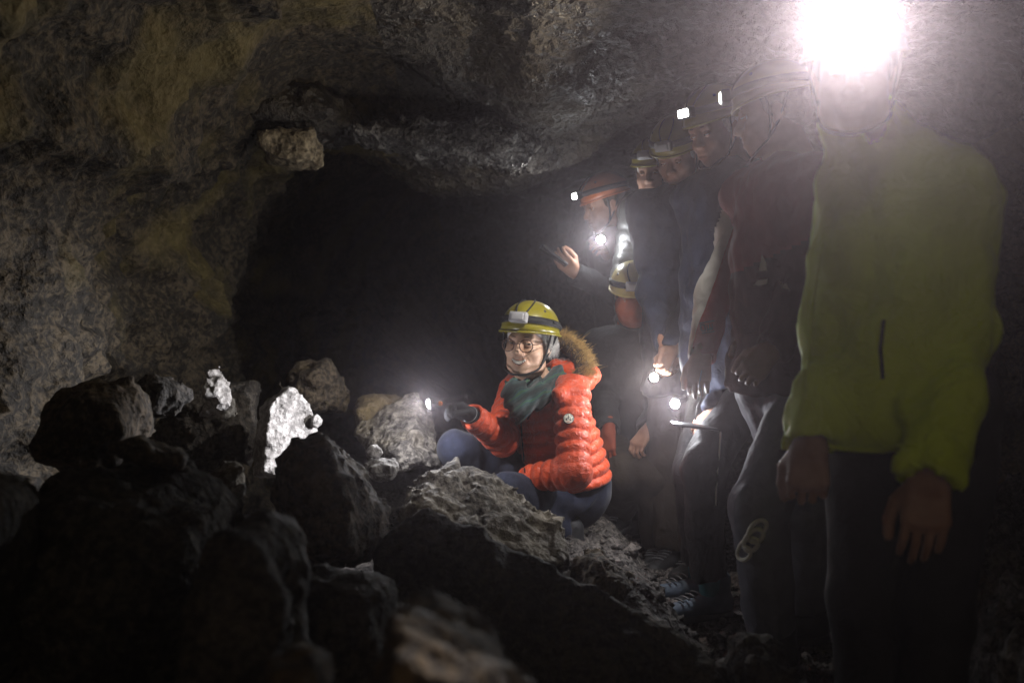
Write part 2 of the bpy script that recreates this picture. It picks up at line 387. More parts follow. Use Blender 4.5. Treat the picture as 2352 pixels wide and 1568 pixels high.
# ------------------------------------------------------------------ the cave
def interp(x, xs, ys): return np.interp(x, xs, ys)
def ceil_z(x, y):
    z = interp(y, [-2, 0, 2.5, 3.4, 4.3, 5.2, 6.0, 9, 12], [2.2, 2.2, 2.17, 2.12, 2.04, 2.0, 2.35, 2.3, 2.2])
    fr = 4.42 + .10 * np.sin(x * 5)                                    # the hanging lip: a steep face turned to the photographer
    lip = sstep(fr, fr + .16, y) * (1 - sstep(4.9, 5.6, y))
    z = z - .31 * lip * sstep(-1.25, -.85, x) * (1 - sstep(-.05, .62, x))
    right = sstep(-.30, .30, x) * (1 - sstep(4.4, 4.9, y)) * (1 - .55 * sstep(.5, 1.4, x))
    z = z - .13 * right
    z = z - .07 * np.exp(-((x - .03 - .05 * (y - 3)) / .12) ** 2) * (1 - sstep(4.3, 4.8, y))   # the rib
    return z
def build_cave():
    ys = np.concatenate([np.arange(-.35, 1.6, .07), np.arange(1.6, 5.6, .021), np.arange(5.6, 11.5, .09)])
    th = np.radians(np.linspace(212, -30, 380))
    T, Y = np.meshgrid(th, ys)
    xl = interp(Y, [-1.4, 1.5, 2.6, 4.0, 5.2, 7.0, 11], [-1.35, -1.42, -1.52, -1.50, -1.46, -2.1, -1.2])
    xr = interp(Y, [-1.4, 1.5, 3, 5, 8, 11], [2.1, 2.3, 2.4, 2.3, 2.4, 1.3])
    cx = (xl + xr) / 2; w = (xr - xl) / 2; c, s = np.cos(T), np.sin(T); hh = 1.25; n = 2.7
    r = 1 / (np.abs(c / w) ** n + np.abs(s / hh) ** n) ** (1 / n)
    X = cx + r * c; Z = .88 + r * s
    wt = sstep(.45, .9, s)
    Z = Z * (1 - wt) + (ceil_z(X, Y)) * wt
    # end of the passage
    k = sstep(9.5, 11.5, Y); X = X * (1 - k) + .2 * k; Z = Z * (1 - k) - .4 * k
    v = np.stack([X, Y, Z], -1)
    du = np.gradient(v, axis=1); dv = np.gradient(v, axis=0); N = np.cross(dv, du); N /= np.linalg.norm(N, axis=2)[..., None] + 1e-9
    # inward normals
    ctr = np.stack([cx, Y, np.full_like(Y, .9)], -1); flip = np.sum((ctr - v) * N, -1) < 0; N[flip] *= -1
    p = v.reshape(-1, 3); nn = N.reshape(-1, 3)
    side = 1 - sstep(.3, .8, s.reshape(-1))
    d = .15 * fbm(p * 1.1, 2, 5) + .05 * fbm(p * V(3.2, 3.2, 3.8), 3, 9, ridged=True) * (.35 + .75 * side) + .035 * fbm(p * 9, 4, 21, .55) * (.35 + .65 * side) + .014 * fbm(p * 30, 2, 33)
    # holes and knobs of the lower left wall
    pit = np.clip(noise(p * 4.6 + 3, 51) - .22, 0, 1); d = d - .34 * pit * side * (1 - sstep(1.0, 1.5, p[:, 2]))
    # ledge running up the left wall to the roof
    lx = p[:, 1]; ridge = np.exp(-((p[:, 2] - (1.52 + .12 * (lx - 2.6))) / .11) ** 2) * (p[:, 0] < 0); d = d + .14 * ridge * sstep(1.2, 2.2, lx) * (1 - sstep(3.6, 4.6, lx))
    # wet ribbed drapery under the lip of the roof
    lipz = np.exp(-((p[:, 1] - 4.55) / .3) ** 2) * sstep(-1.1, -.7, p[:, 0]) * (1 - sstep(.3, .6, p[:, 0]))
    d = d + .030 * lipz * fbm(p * V(9, 16, 22), 3, 71, ridged=True)
    d = np.where(p[:, 2] < .1, d * .6, d)
    v = (p + nn * d[:, None]).reshape(v.shape)
    ny, nt = Y.shape
    def sheet(name, i0, i1, mat, label):
        sub = v[:, i0:i1 + 1]; m = sub.shape[1]
        idx = np.arange(ny * m).reshape(ny, m)
        f = np.stack([idx[:-1, :-1], idx[:-1, 1:], idx[1:, 1:], idx[1:, :-1]], -1).reshape(-1, 4)
        o = part(name, sub.reshape(-1, 3), f[:, ::-1], mat, origin=V(0, 0, 0)); tag(o, label, 'rock wall' if 'wall' in name else 'cave roof', kind='structure'); return o
    deg = np.degrees(th); a = int(np.argmin(np.abs(deg - 128))); b = int(np.argmin(np.abs(deg - 30)))
    sheet('cave_wall', 0, a, M['wall'], 'rough brown and ochre cave wall filling the left side')
    ce = sheet('cave_ceiling', a, b, M['ceil'], 'low dark wet rock roof hanging over the group')
    sheet('cave_wall', b, nt - 1, M['wall'], 'dark rock wall behind the person in lime yellow')
    return ce
def ground_z(x, y):
    x = np.asarray(x, float); y = np.asarray(y, float)
    m = .20 * (1 - sstep(.36, .60, x)) * sstep(2.2, 3.0, y) * (1 - sstep(4.1, 5.2, y)) + .12 * (1 - sstep(.2, .6, x)) * (1 - sstep(2.2, 3.0, y))
    r = .36 * sstep(.98, 1.22, x - .10 * (y - 2.4)) * sstep(1.7, 2.4, y) * (1 - sstep(3.6, 4.4, y))
    nearr = -.07 * sstep(.45, .6, x) * (1 - sstep(2.2, 2.7, y))
    p = np.stack([x, y, np.zeros_like(x)], -1).reshape(-1, 3)
    n = (.05 * fbm(p * 2.1, 3, 81) + .028 * fbm(p * 8, 3, 83, ridged=True) + .016 * fbm(p * 24, 3, 85)).reshape(x.shape)
    return m + r + nearr + n * (1 + 1.3 * (r > .05)) - .01
def build_ground():
    xs = np.concatenate([np.arange(-2.6, -.4, .06), np.arange(-.4, 1.9, .013), np.arange(1.9, 3.4, .06)])
    ys = np.concatenate([np.arange(-1.4, 1.8, .06), np.arange(1.8, 5.6, .016), np.arange(5.6, 11.6, .1)])
    X, Y = np.meshgrid(xs, ys); Z = ground_z(X, Y)
    idx = np.arange(X.size).reshape(X.shape)
    f = np.stack([idx[:-1, :-1], idx[:-1, 1:], idx[1:, 1:], idx[1:, :-1]], -1).reshape(-1, 4)
    o = part('ground', np.stack([X, Y, Z], -1).reshape(-1, 3), f, M['floor'], origin=V(0, 0, 0)); tag(o, 'uneven rubble floor of the cave', 'ground', kind='structure')
CEIL = build_cave(); build_ground()

# ------------------------------------------------------------------ rocks
def hull_planes(pts):
    b = bmesh.new()
    for p in pts: b.verts.new(tuple(map(float, p)))
    bmesh.ops.convex_hull(b, input=b.verts[:]); bmesh.ops.recalc_face_normals(b, faces=b.faces[:])
    c = np.mean(pts, 0); out = []
    for f in b.faces:
        n = np.array(f.normal[:]); 
        if np.linalg.norm(n) < .5: continue
        o = n @ np.array(f.calc_center_median()[:])
        if n @ c > o: n, o = -n, -o
        out.append((n, o))
    b.free(); return out
def hull_rock(pts, h=.012, amp=.02, freq=9, seed=0, soft=.02, pits=0.0, lump=.35, cuts=9):
    pts = np.array(pts, float); pl = hull_planes(pts)
    N = np.array([a for a, _ in pl]); O = np.array([b for _, b in pl])
    md = float((pts.max(0) - pts.min(0)).min()); soft = min(soft * .5, .04 * md); amp = min(amp * 1.25, .16 * md); h = min(h, .1 * md); pits = min(pits, .15 * md)
    rs = np.random.RandomState(seed + 500); cut = []
    for _ in range(cuts):
        nv = nrm(rs.normal(size=3)); pr = pts @ nv; cut.append((nv, pr.max() - (pr.max() - pr.min()) * rs.uniform(.06, .19)))
    if cut: N = np.concatenate([N, [a for a, _ in cut]]); O = np.concatenate([O, [b for _, b in cut]])
    mx = amp * 1.6 + .02
    def fn(p):
        s = p @ N.T - O
        mxv = s.max(1); d = mxv + soft * np.log(np.exp(np.clip((s - mxv[:, None]) / soft, -30, 0)).sum(1)) - soft * .6
        m = np.abs(d) < mx * 2.2
        q = p[m]
        if len(q):
            e = amp * (lump * 1.0 * noise(q * freq * .35, seed) + .75 * fbm(q * freq, 4, seed + 3, .6)) + .45 * amp * fbm(q * freq * .9, 4, seed + 9, .6, ridged=True) - .35 * amp * np.abs(noise(q * freq * 2.6, seed + 15)) + .004 * fbm(q * 48, 2, seed + 19)
            if pits: e = e + pits * np.clip(noise(q * freq * 3.2, seed + 30) - .15, 0, 1)
            d[m] += e
        return d
    return surface(fn, pts.min(0) - mx, pts.max(0) + mx, h, mx)
def boulder(outline, d, t, lift=.62, dshift=None):
    """outline in print pixels at its own distance, thickness t in metres"""
    o = np.array(outline, float); c = o.mean(0); pts = []
    for k, q in enumerate(o):
        dd = d + (0 if dshift is None else dshift[k])
        pts.append(P(q[0], q[1], dd))
        for s, e in ((lift, -.5), (lift, .5)):
            w = c + (q - c) * s
            g = P(w[0], w[1], dd); pts.append(g + V(0, e * t, 0))
    return pts
ROCKS = []
def rock(outline, d, t, mat, label, h=.012, amp=.02, freq=9, seed=1, soft=.02, pits=0., dshift=None, lift=.62, name='boulder', cat='boulder', pts=None, parent=None, lump=.25, cuts=14):
    pts = boulder(outline, d, t, lift, dshift) if pts is None else pts
    v, f = hull_rock(pts, h, amp, freq, seed, soft, pits, lump, cuts)
    o = part(name, v, f, mat, parent)
    if parent is None: tag(o, label, cat)
    return o
# A: grey boulder at the far left and the lit one beside it
rock([(100, 905), (190, 868), (300, 868), (345, 930), (345, 1000), (320, 1075), (190, 1110), (90, 1060)], 2.66, .42, M['rockb'], 'rounded grey brown boulder low on the left, under the wall', h=.012, amp=.024, freq=7, seed=11, soft=.03)
rock([(-60, 905), (60, 888), (125, 900), (128, 960), (160, 1015), (90, 1060), (-60, 1060)], 3.1, .3, M['rock'], 'lit grey rock at the left edge beside the rounded boulder', h=.013, amp=.03, freq=9, seed=12, pits=.03)
rock([(300, 905), (330, 862), (360, 875), (430, 868), (440, 900), (400, 960), (320, 960)], 2.9, .25, M['rockd'], 'small dark jagged rock between the rounded boulder and the spiky lit rock', h=.012, amp=.025, freq=10, seed=13)
rock([(455, 905), (470, 850), (498, 828), (520, 860), (545, 905), (540, 960), (450, 960)], 3.6, .18, M['rockl'], 'small spiky pale rock catching light above the dark hollow', h=.009, amp=.022, freq=13, seed=14, pits=.02)
rock([(345, 905), (520, 882), (625, 880), (640, 1000), (610, 1080), (420, 1070), (340, 1000)], 3.85, .25, M['rockd'], 'black rock forming the hollow left of the bright white slab', h=.016, amp=.03, freq=6, seed=15)
# B: bright slab facing the torch
def on_plane(px, py, p0, n):
    o = V(0, 0, CAMZ); dr = P(px, py, 1.0) - o; return o + dr * (((p0 - o) @ n) / (dr @ n))
nB = nrm(V(.50, -.84, .12)); cB = P(670, 985, 3.52); pB = []
for q in [(622, 928), (640, 912), (670, 880), (682, 884), (702, 908), (722, 950), (738, 985), (730, 1005), (690, 1062), (650, 1092), (604, 1085), (606, 1040), (614, 985)]:
    e = on_plane(*q, cB, nB); pB += [e, e - nB * .10 + V(-.01, 0, -.01)]
rock(None, 0, 0, M['rockl'], 'tall pointed white slab brightly lit by the torch', h=.008, amp=.008, freq=16, seed=16, soft=.005, pits=.004, pts=pB, cuts=0)
rock([(712, 955), (730, 945), (738, 965), (730, 985), (712, 980)], 3.56, .06, M['rockl'], 'fist sized white stone stuck to the right of the bright slab', h=.006, amp=.008, freq=20, seed=17, soft=.006, name='stone', cat='stone')
# C: dark tall rock in front of the slab
rock([(668, 1025), (700, 975), (755, 955), (770, 1000), (820, 1030), (868, 1110), (890, 1210), (870, 1330), (700, 1330), (625, 1200), (620, 1090)], 2.62, .4, M['rockb'], 'tall dark brown boulder in front of the bright white slab', h=.013, amp=.03, freq=7, seed=18, lift=.55)
# D: brown boulder behind
rock([(655, 850), (700, 815), (755, 810), (790, 850), (800, 900), (780, 950), (700, 960), (660, 920)], 4.15, .32, M['rockb'], 'brown knobbly boulder standing behind the bright white slab', h=.013, amp=.03, freq=8, seed=19, soft=.025)
rock([(795, 920), (860, 900), (960, 925), (960, 970), (880, 990), (800, 985)], 4.0, .5, M['rockb'], 'low brown rubble bank behind the torch', h=.016, amp=.03, freq=9, seed=20)
# E: angular block the torch points at
pE = [P(955, 905, 3.82), P(985, 940, 3.84), P(1000, 1000, 3.80), P(1012, 1075, 3.72), P(800, 968, 3.75), P(810, 990, 3.66), P(880, 1010, 3.52), P(868, 1060, 3.48), P(955, 1085, 3.46), P(1005, 1082, 3.56), P(930, 925, 3.74), P(905, 965, 3.58), P(945, 950, 3.64), P(820, 1060, 3.62), P(860, 955, 3.95), P(880, 1080, 3.95), P(990, 1080, 3.95)]
rock(None, 0, 0, M['rock'], 'angular ridged grey block just left of the torch beam', h=.009, amp=.017, freq=11, seed=21, soft=.006, pits=.022, pts=pE)
# F: small bright stones
rock([(842, 1035), (862, 1012), (880, 1040), (872, 1062), (845, 1060)], 3.16, .06, M['rockl'], 'little white stone standing above the pale rubble lump', h=.006, amp=.01, freq=18, seed=22, soft=.006, name='stone', cat='stone')
rock([(826, 1062), (870, 1044), (915, 1055), (928, 1078), (880, 1110), (845, 1105)], 3.08, .14, M['rockl'], 'pale pitted rubble lump at the foot of the angular ridged block', h=.008, amp=.016, freq=13, seed=23, pits=.02)
# G: the long lit slab before the woman
pG = []
for (x, y, d) in [(872, 1118, 2.98), (905, 1086, 3.05), (985, 1072, 3.16), (1050, 1054, 3.24), (1105, 1062, 3.24), (1180, 1092, 3.22), (1250, 1138, 3.18), (1284, 1188, 3.14), (1272, 1236, 3.05), (1298, 1275, 3.0), (1200, 1300, 2.9), (1040, 1240, 2.84), (900, 1200, 2.84)]:
    pG += [P(x, y, d), P(x + 12, y + 40, d + .12)]
rock(None, 0, 0, M['rock'], 'long pale grey slab lying in front of the crouching woman', h=.0085, amp=.02, freq=10, seed=24, soft=.012, pits=.025, pts=pG)
rock([(1000, 1082), (1025, 1060), (1060, 1048), (1070, 1075), (1040, 1092)], 3.22, .10, M['rock'], 'small rough stone on top of the long pale slab', h=.007, amp=.014, freq=15, seed=25, pits=.02, name='stone', cat='stone')
rock([(1262, 1225), (1280, 1232), (1302, 1270), (1288, 1282), (1268, 1262)], 3.05, .08, M['rockl'], 'bright white corner stone at the right end of the long slab', h=.006, amp=.012, freq=16, seed=26, name='stone', cat='stone')
# H, and a black slab standing in for the shadow below G
rock([(1300, 1270), (1360, 1252), (1440, 1290), (1465, 1345), (1440, 1420), (1320, 1380)], 2.95, .3, M['rockb'], 'brown gritty mound to the right of the long slab', h=.010, amp=.018, freq=14, seed=27, pits=.02)
pS = []
for (x, y, d) in [(880, 1165, 2.62), (960, 1160, 2.62), (1100, 1200, 2.6), (1240, 1280, 2.56), (1380, 1370, 2.5), (1500, 1430, 2.45), (1620, 1480, 2.4), (1690, 1530, 2.36), (1700, 1640, 2.3), (860, 1640, 2.1), (860, 1300, 2.45)]:
    pS += [P(x, y, d), P(x, y + 60, d + .1)]
rock(None, 0, 0, M['rockd'], 'black foreground slab sloping down right, in place of shadow below the lit slab', h=.014, amp=.018, freq=6, seed=28, soft=.01, pts=pS, cuts=3)
rock([(460, 1110), (500, 1062), (530, 1050), (577, 1078), (570, 1110), (540, 1140), (480, 1140)], 2.66, .12, M['rock'], 'small tan rock lit in the gap left of the tall dark boulder', h=.008, amp=.014, freq=14, seed=29, pits=.015)
rock([(525, 1118), (560, 1108), (570, 1125), (545, 1145), (525, 1138)], 2.6, .06, M['rockl'], 'tiny pale stone under the small tan rock', h=.006, amp=.01, freq=18, seed=30, name='stone', cat='stone')
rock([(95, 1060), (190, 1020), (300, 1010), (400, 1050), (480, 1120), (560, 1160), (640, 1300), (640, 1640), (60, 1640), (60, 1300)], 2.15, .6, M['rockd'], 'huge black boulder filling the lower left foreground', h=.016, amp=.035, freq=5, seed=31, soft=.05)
rock([(250, 1012), (300, 985), (330, 1000), (420, 1035), (460, 1060), (430, 1090), (300, 1060)], 2.2, .14, M['rockb'], 'crumbly brown crust along the top of the huge black boulder', h=.010, amp=.022, freq=13, seed=32, pits=.03)
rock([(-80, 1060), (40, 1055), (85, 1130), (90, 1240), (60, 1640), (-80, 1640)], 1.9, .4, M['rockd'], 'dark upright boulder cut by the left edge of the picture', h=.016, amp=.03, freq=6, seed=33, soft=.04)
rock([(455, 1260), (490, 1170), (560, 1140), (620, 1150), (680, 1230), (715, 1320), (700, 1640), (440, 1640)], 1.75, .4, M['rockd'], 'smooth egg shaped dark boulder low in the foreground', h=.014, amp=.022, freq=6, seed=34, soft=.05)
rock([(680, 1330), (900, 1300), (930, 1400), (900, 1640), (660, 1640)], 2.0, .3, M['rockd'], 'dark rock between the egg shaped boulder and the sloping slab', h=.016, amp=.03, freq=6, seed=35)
rock([(790, 1640), (830, 1480), (880, 1400), (950, 1380), (1010, 1440), (1110, 1490), (1200, 1540), (1260, 1640)], 1.12, .3, M['rocko'], 'blurred ochre brown boulder at the bottom edge, nearest the camera', h=.010, amp=.024, freq=10, seed=36, soft=.03)
rock([(590, 1640), (610, 1500), (680, 1480), (750, 1500), (775, 1640)], 1.2, .2, M['rocko'], 'small blurred ochre brown rock at the bottom edge beside the nearest boulder', h=.010, amp=.018, freq=11, seed=37, soft=.03)
rock([(1660, 1500), (1700, 1450), (1800, 1455), (1830, 1520), (1800, 1640), (1660, 1640)], 2.35, .3, M['rockd'], 'dark rock at the feet of the person in grey trousers', h=.014, amp=.022, freq=8, seed=38)
# roof pieces
rock([(390, 20), (470, -40), (650, -40), (690, 20), (640, 48), (520, 42), (420, 38)], 3.15, .3, M['wall'], None, h=.014, amp=.02, freq=6, seed=41, soft=.02, name='roof_slab', parent=CEIL)
rock([(300, 60), (420, 40), (440, 130), (370, 205), (280, 180)], 3.25, .3, M['wall'], None, h=.014, amp=.02, freq=6, seed=42, soft=.02, name='roof_slab', parent=CEIL)
rock([(555, 312), (600, 298), (735, 292), (742, 320), (738, 378), (700, 392), (640, 385), (590, 350)], 4.2, .2, M['tan'], None, h=.011, amp=.018, freq=11, seed=45, soft=.006, name='hanging_slab', parent=CEIL, pits=.012, cuts=2)
rock([(500, 235), (640, 205), (800, 215), (830, 300), (740, 328), (640, 335), (545, 325)], 4.42, .7, M['ceil'], None, h=.016, amp=.03, freq=7, seed=46, name='roof_slab', parent=CEIL, cuts=2)
rock([(738, 303), (900, 292), (1080, 282), (1190, 262), (1232, 330), (1205, 382), (1060, 374), (900, 352), (800, 326)], 4.42, .34, M['wet'], None, h=.012, amp=.03, freq=9, seed=47, soft=.01, name='wet_roof_lip', parent=CEIL, cuts=3)  # separate paler rock for the lit band of the lip
# loose rubble on the floor between the legs
def rubble():
    rs = np.random.RandomState(5); lib = []
    for k in range(7):
        b = bmesh.new(); bmesh.ops.create_icosphere(b, subdivisions=2, radius=1)
        v = np.array([q.co[:] for q in b.verts]); f = np.array([[q.index for q in p.verts] for p in b.faces]); b.free()
        v = np.sign(v) * np.abs(v) ** 1.25 * (1 + .6 * fbm(v * 1.6, 3, 90 + k) + .3 * fbm(v * 4, 2, 95 + k))[:, None] * V(1, .8, .65); lib.append((v, f))
    vs = []; fs = []; n = 0
    xs = rs.uniform(-1.2, 1.7, 4200); ys = rs.uniform(2.3, 5.6, 4200); zs = ground_z(xs, ys)
    for x, y, z in zip(xs, ys, zs):
        s = .006 + .034 * rs.rand() ** 5
        v, f = lib[rs.randint(7)]; a = rs.rand() * 6.28; R = np.array([[math.cos(a), -math.sin(a), 0], [math.sin(a), math.cos(a), 0], [0, 0, 1]])
        vs.append(v @ R.T * s + V(x, y, z + s * .1)); fs.append(f + n); n += len(v)
    o = part('rubble', np.concatenate(vs), np.concatenate(fs), M['floor'], origin=V(0, 0, 0)); tag(o, 'loose dark gravel and rubble on the floor between the standing legs', 'rubble', kind='stuff')
rubble()
# ------------------------------------------------------------------ people
def frame(F, U=(0, 0, 1)):
    F = nrm(F); U = np.asarray(U, float); R = nrm(np.cross(F, U)); U = np.cross(R, F); return R, F, U      # right, forward, up
def bbox(*pts): a = np.array(pts); return a.min(0), a.max(0)
def head_sdf(smile=False):
    def fn(p):
        d = ell(p, (0, -.014, .034), (.073, .094, .086))
        d = smin(d, ell(p, (0, .022, -.050), (.056, .062, .064)), .045)
        d = smin(d, ell(p, (0, .066, -.096), (.022, .020, .017)), .035)
        for s in (-1, 1):
            d = smin(d, ell(p, (s * .036, .056, -.028 if smile else -.034), (.026, .026, .022)), .03)
            d = smin(d, ell(p, (s * .050, .01, -.080), (.016, .03, .02)), .04)
        d = smin(d, cap(p, (-.036, .078, .022), (.036, .078, .022), .011), .022)
        for s in (-1, 1): d = smax(d, -ell(p, (s * .031, .1065, .002), (.018, .017, .0105)), .010)
        d = smin(d, cap(p, (0, .086, .008), (0, .107, -.030), .0075, .0115), .014)
        for s in (-1, 1): d = smin(d, ell(p, (s * .0115, .098, -.034), (.009, .010, .0075)), .008)
        d = smin(d, ell(p, (0, .078, -.062), (.03, .018, .022)), .02)
        if smile:
            x = p[:, 0]; zc = -.066 + .012 * (x / .026) ** 2
            m = np.sqrt((x / .029) ** 2 + ((p[:, 2] - zc) / .0092) ** 2 + ((p[:, 1] - .094) / .016) ** 2)
            d = smax(d, -(m - 1) * .009, .004)
            for s in (-1, 1):                                   # smile folds
                d = smax(d, -cap(p, (s * .021, .098, -.036), (s * .040, .078, -.066), .0018), .007)
        else:
            d = smin(d, cap(p, (-.02, .092, -.061), (.02, .092, -.061), .004), .008)
            d = smin(d, cap(p, (-.018, .092, -.074), (.018, .092, -.074), .005), .008)
            d = smax(d, -cap(p, (-.023, .099, -.067), (.023, .099, -.067), .0035), .005)
        for s in (-1, 1):
            e = ell(p, (s * .076, -.012, -.008), (.010, .019, .031)); e = smin(e, ell(p, (s * .073, -.002, -.034), (.007, .009, .010)), .008)
            e = smax(e, -ell(p, (s * .088, -.008, -.004), (.007, .011, .020)), .006); d = smin(d, e, .008)
        return smin(d, cap(p, (0, -.022, -.05), (0, -.045, -.16), .052, .056), .03)
    return fn
_headc = {}
def head_mesh(h, smile):
    k = (h, smile)
    if k not in _headc: _headc[k] = surface(head_sdf(smile), (-.1, -.13, -.2), (.1, .13, .14), h, .02)
    return _headc[k]
def hand_sdf(wr, D, N, S, curl=.6, thumb=.5, k=1.0):
    """wrist, finger direction, palm side, thumb side"""
    D = nrm(D); N = nrm(np.asarray(N) - D * (np.asarray(N) @ D)); S0 = np.cross(D, N); S = S0 if S0 @ np.asarray(S) > 0 else -S0
    segs = []; wr = np.asarray(wr, float)
    offs = (.030, .0105, -.009, -.028); L = (.072, .080, .074, .058)
    for o, l in zip(offs, L):
        kn = wr + (D * (.086 - abs(o - .005) * .25) + S * o) * k
        segs.append((wr + (D * .012 + S * o * .65) * k, kn, .0125 * k, .0115 * k))
        a = curl * .55; q = kn; r = .0086 * k
        for j, fr in enumerate((.45, .32, .23)):
            d = D * math.cos(a) + N * math.sin(a); e = q + d * l * fr * k
            segs.append((q, e, r, r * .9)); q = e; r *= .9; a += curl * (1.0 if j == 0 else .7)
    t0 = wr + (D * .022 + S * .020 + N * .006) * k; t1 = wr + (D * .055 + S * .046 + N * (.012 + .02 * thumb)) * k
    t2 = t1 + nrm(D * .85 + S * (.35 - .5 * thumb) + N * .5 * thumb) * .034 * k; t3 = t2 + nrm(D * .9 - S * .3 * thumb + N * .4 * thumb) * .028 * k
    segs += [(t0, t1, .016 * k, .0125 * k), (t1, t2, .0118 * k, .0108 * k), (t2, t3, .0105 * k, .0088 * k)]
    fa = wr - D * .03 * k
    lo, hi = bbox(*[s[0] for s in segs], *[s[1] for s in segs], fa)
    def fn(p):
        d = cap(p, fa, wr + D * .015 * k, .027 * k, .026 * k)
        for i, (a, b, ra, rb) in enumerate(segs): d = smin(d, cap(p, a, b, ra, rb), .014 * k if i in (0, 4, 8, 12, 16) else .0025 * k)
        return d
    return fn, lo - .035, hi + .035
def cone_ell(p, A, B, R, radA, radM, radB, top=.10):
    """elliptical trunk from A (hem) to B (shoulder line); each rad = (side, depth)"""
    A = np.asarray(A); ax = np.asarray(B) - A; L = np.linalg.norm(ax); ax = ax / L
    r = nrm(R - ax * (R @ ax)); f = np.cross(ax, r); q = p - A
    s = q @ ax; t = np.clip(s / L, 0, 1)
    def rad(i): return radA[i] * (1 - t) * (1 - 2 * t) + 4 * radM[i] * t * (1 - t) + radB[i] * t * (2 * t - 1)
    rx, ry = rad(0), rad(1)
    e = np.where(s > L, (s - L) / top, 0)
    k = np.sqrt((q @ r / rx) ** 2 + (q @ f / ry) ** 2 + e ** 2)
    d = (k - 1) * np.minimum(rx, ry)
    return smax(d, -s, .012), s, L
def puff(s, period, amp): return amp * (np.abs(np.sin(math.pi * s / period)) ** .6 - .6)
def jacket_sdf(J, c):
    A, B = J['hem'], J['chest']; R = nrm(J['shR'] - J['shL'])
    q = c.get('quilt', 0); am = c.get('qamp', .009); sd = c.get('seed', 3); fold = c.get('fold', .008)
    ar = c.get('arm', (.070, .060, .050)); sr = c.get('sh', .074)
    tA, tM, tB = c.get('tor', ((.20, .15), (.185, .14), (.17, .115)))
    segs = [(J['shL'], J['elL'], J['wrL']), (J['shR'], J['elR'], J['wrR'])]
    def fn(p):
        d, s, L = cone_ell(p, A, B, R, tA, tM, tB, c.get('top', .09))
        if q: d = d - puff(s + .006 * noise(p * 7, sd), q, am * (1 + .35 * noise(p * 11, sd + 7)))
        d = smin(d, cap(p, J['shL'], J['shR'], sr), .05)
        d = smin(d, cap(p, J['chest'], J['neck'] + c.get('collar', .0) * nrm(J['neck'] - J['chest']), .085, c.get('colr', .060)), .04)
        for (a, e, w) in segs:
            d1, t1 = cap(p, a, e, ar[0], ar[1], True); d2, t2 = cap(p, e, w, ar[1] * .98, ar[2], True)
            l1 = np.linalg.norm(e - a); l2 = np.linalg.norm(w - e)
            if q:
                d1 = d1 - puff(t1 * l1 + .004 * noise(p * 10, sd + 1), q, am * (1 + .3 * noise(p * 12, sd + 7))); d2 = d2 - puff(l1 + t2 * l2 + .004 * noise(p * 10, sd + 2), q, am * (1 + .3 * noise(p * 12, sd + 9)))
            u = nrm(w - e); d2 = smax(d2, (p - w) @ u - .012, .008)
            d2 = smax(d2, -(np.linalg.norm(p - (w + u * .012), axis=1) - ar[2] * .72), .006)      # open cuff
            d = smin(d, smin(d1, d2, .03), c.get('armk', .03))
        m = np.abs(d) < .05; pm = p[m]
        if len(pm): d[m] += fold * (fbm(pm * V(*c.get('fv', (6, 6, 7))) * c.get('ff', 1.0), 3, sd + 5) + .6 * fbm(pm * V(*c.get('fr', (9, 9, 8))), 2, sd + 8, ridged=True) * (.4 if q else 1)) + (.0017 * fbm(pm * V(34, 34, 22), 2, sd + 12, ridged=True) if q else 0)
        if 'extra' in c: d = c['extra'](p, d)
        return d
    lo, hi = bbox(*[J[k] for k in ('hem', 'chest', 'neck', 'shL', 'shR', 'elL', 'elR', 'wrL', 'wrR')], A + V(.2, .2, 0), A - V(.2, .2, 0))
    return fn, lo - .12, hi + .12
def trousers_sdf(J, c):
    R = nrm(J['hipR'] - J['hipL']); lr = c.get('leg', (.092, .068, .060)); fold = c.get('pfold', .009); sd = c.get('seed', 3) + 40
    F = nrm(np.cross(V(0, 0, 1), R)); Rm = np.stack([R, F, np.cross(R, F)], 1)
    def fn(p):
        d = ell(p, J['pelvis'] + V(0, 0, .0), (.165, .128, .15), Rm)
        for s in 'LR':
            k, a = J['kn' + s], J['an' + s]
            e = smin(cap(p, J['hip' + s], k, lr[0], lr[1]), cap(p, k, a, lr[1], lr[2]), .03)
            u = nrm(a - k); e = smax(e, (p - a) @ u - c.get('hemdrop', -.01), .01)
            d = smin(d, e, .035)
        m = np.abs(d) < .05; pm = p[m]
        if len(pm): d[m] += fold * (fbm(pm * V(8, 8, 4), 3, sd) + .6 * fbm(pm * V(9, 9, 6), 2, sd + 4, ridged=True))
        return d
    lo, hi = bbox(*[J[a + b] for a in ('hip', 'kn', 'an') for b in 'LR'], J['pelvis'] + V(0, 0, .1))
    return fn, lo - .16, hi + .16
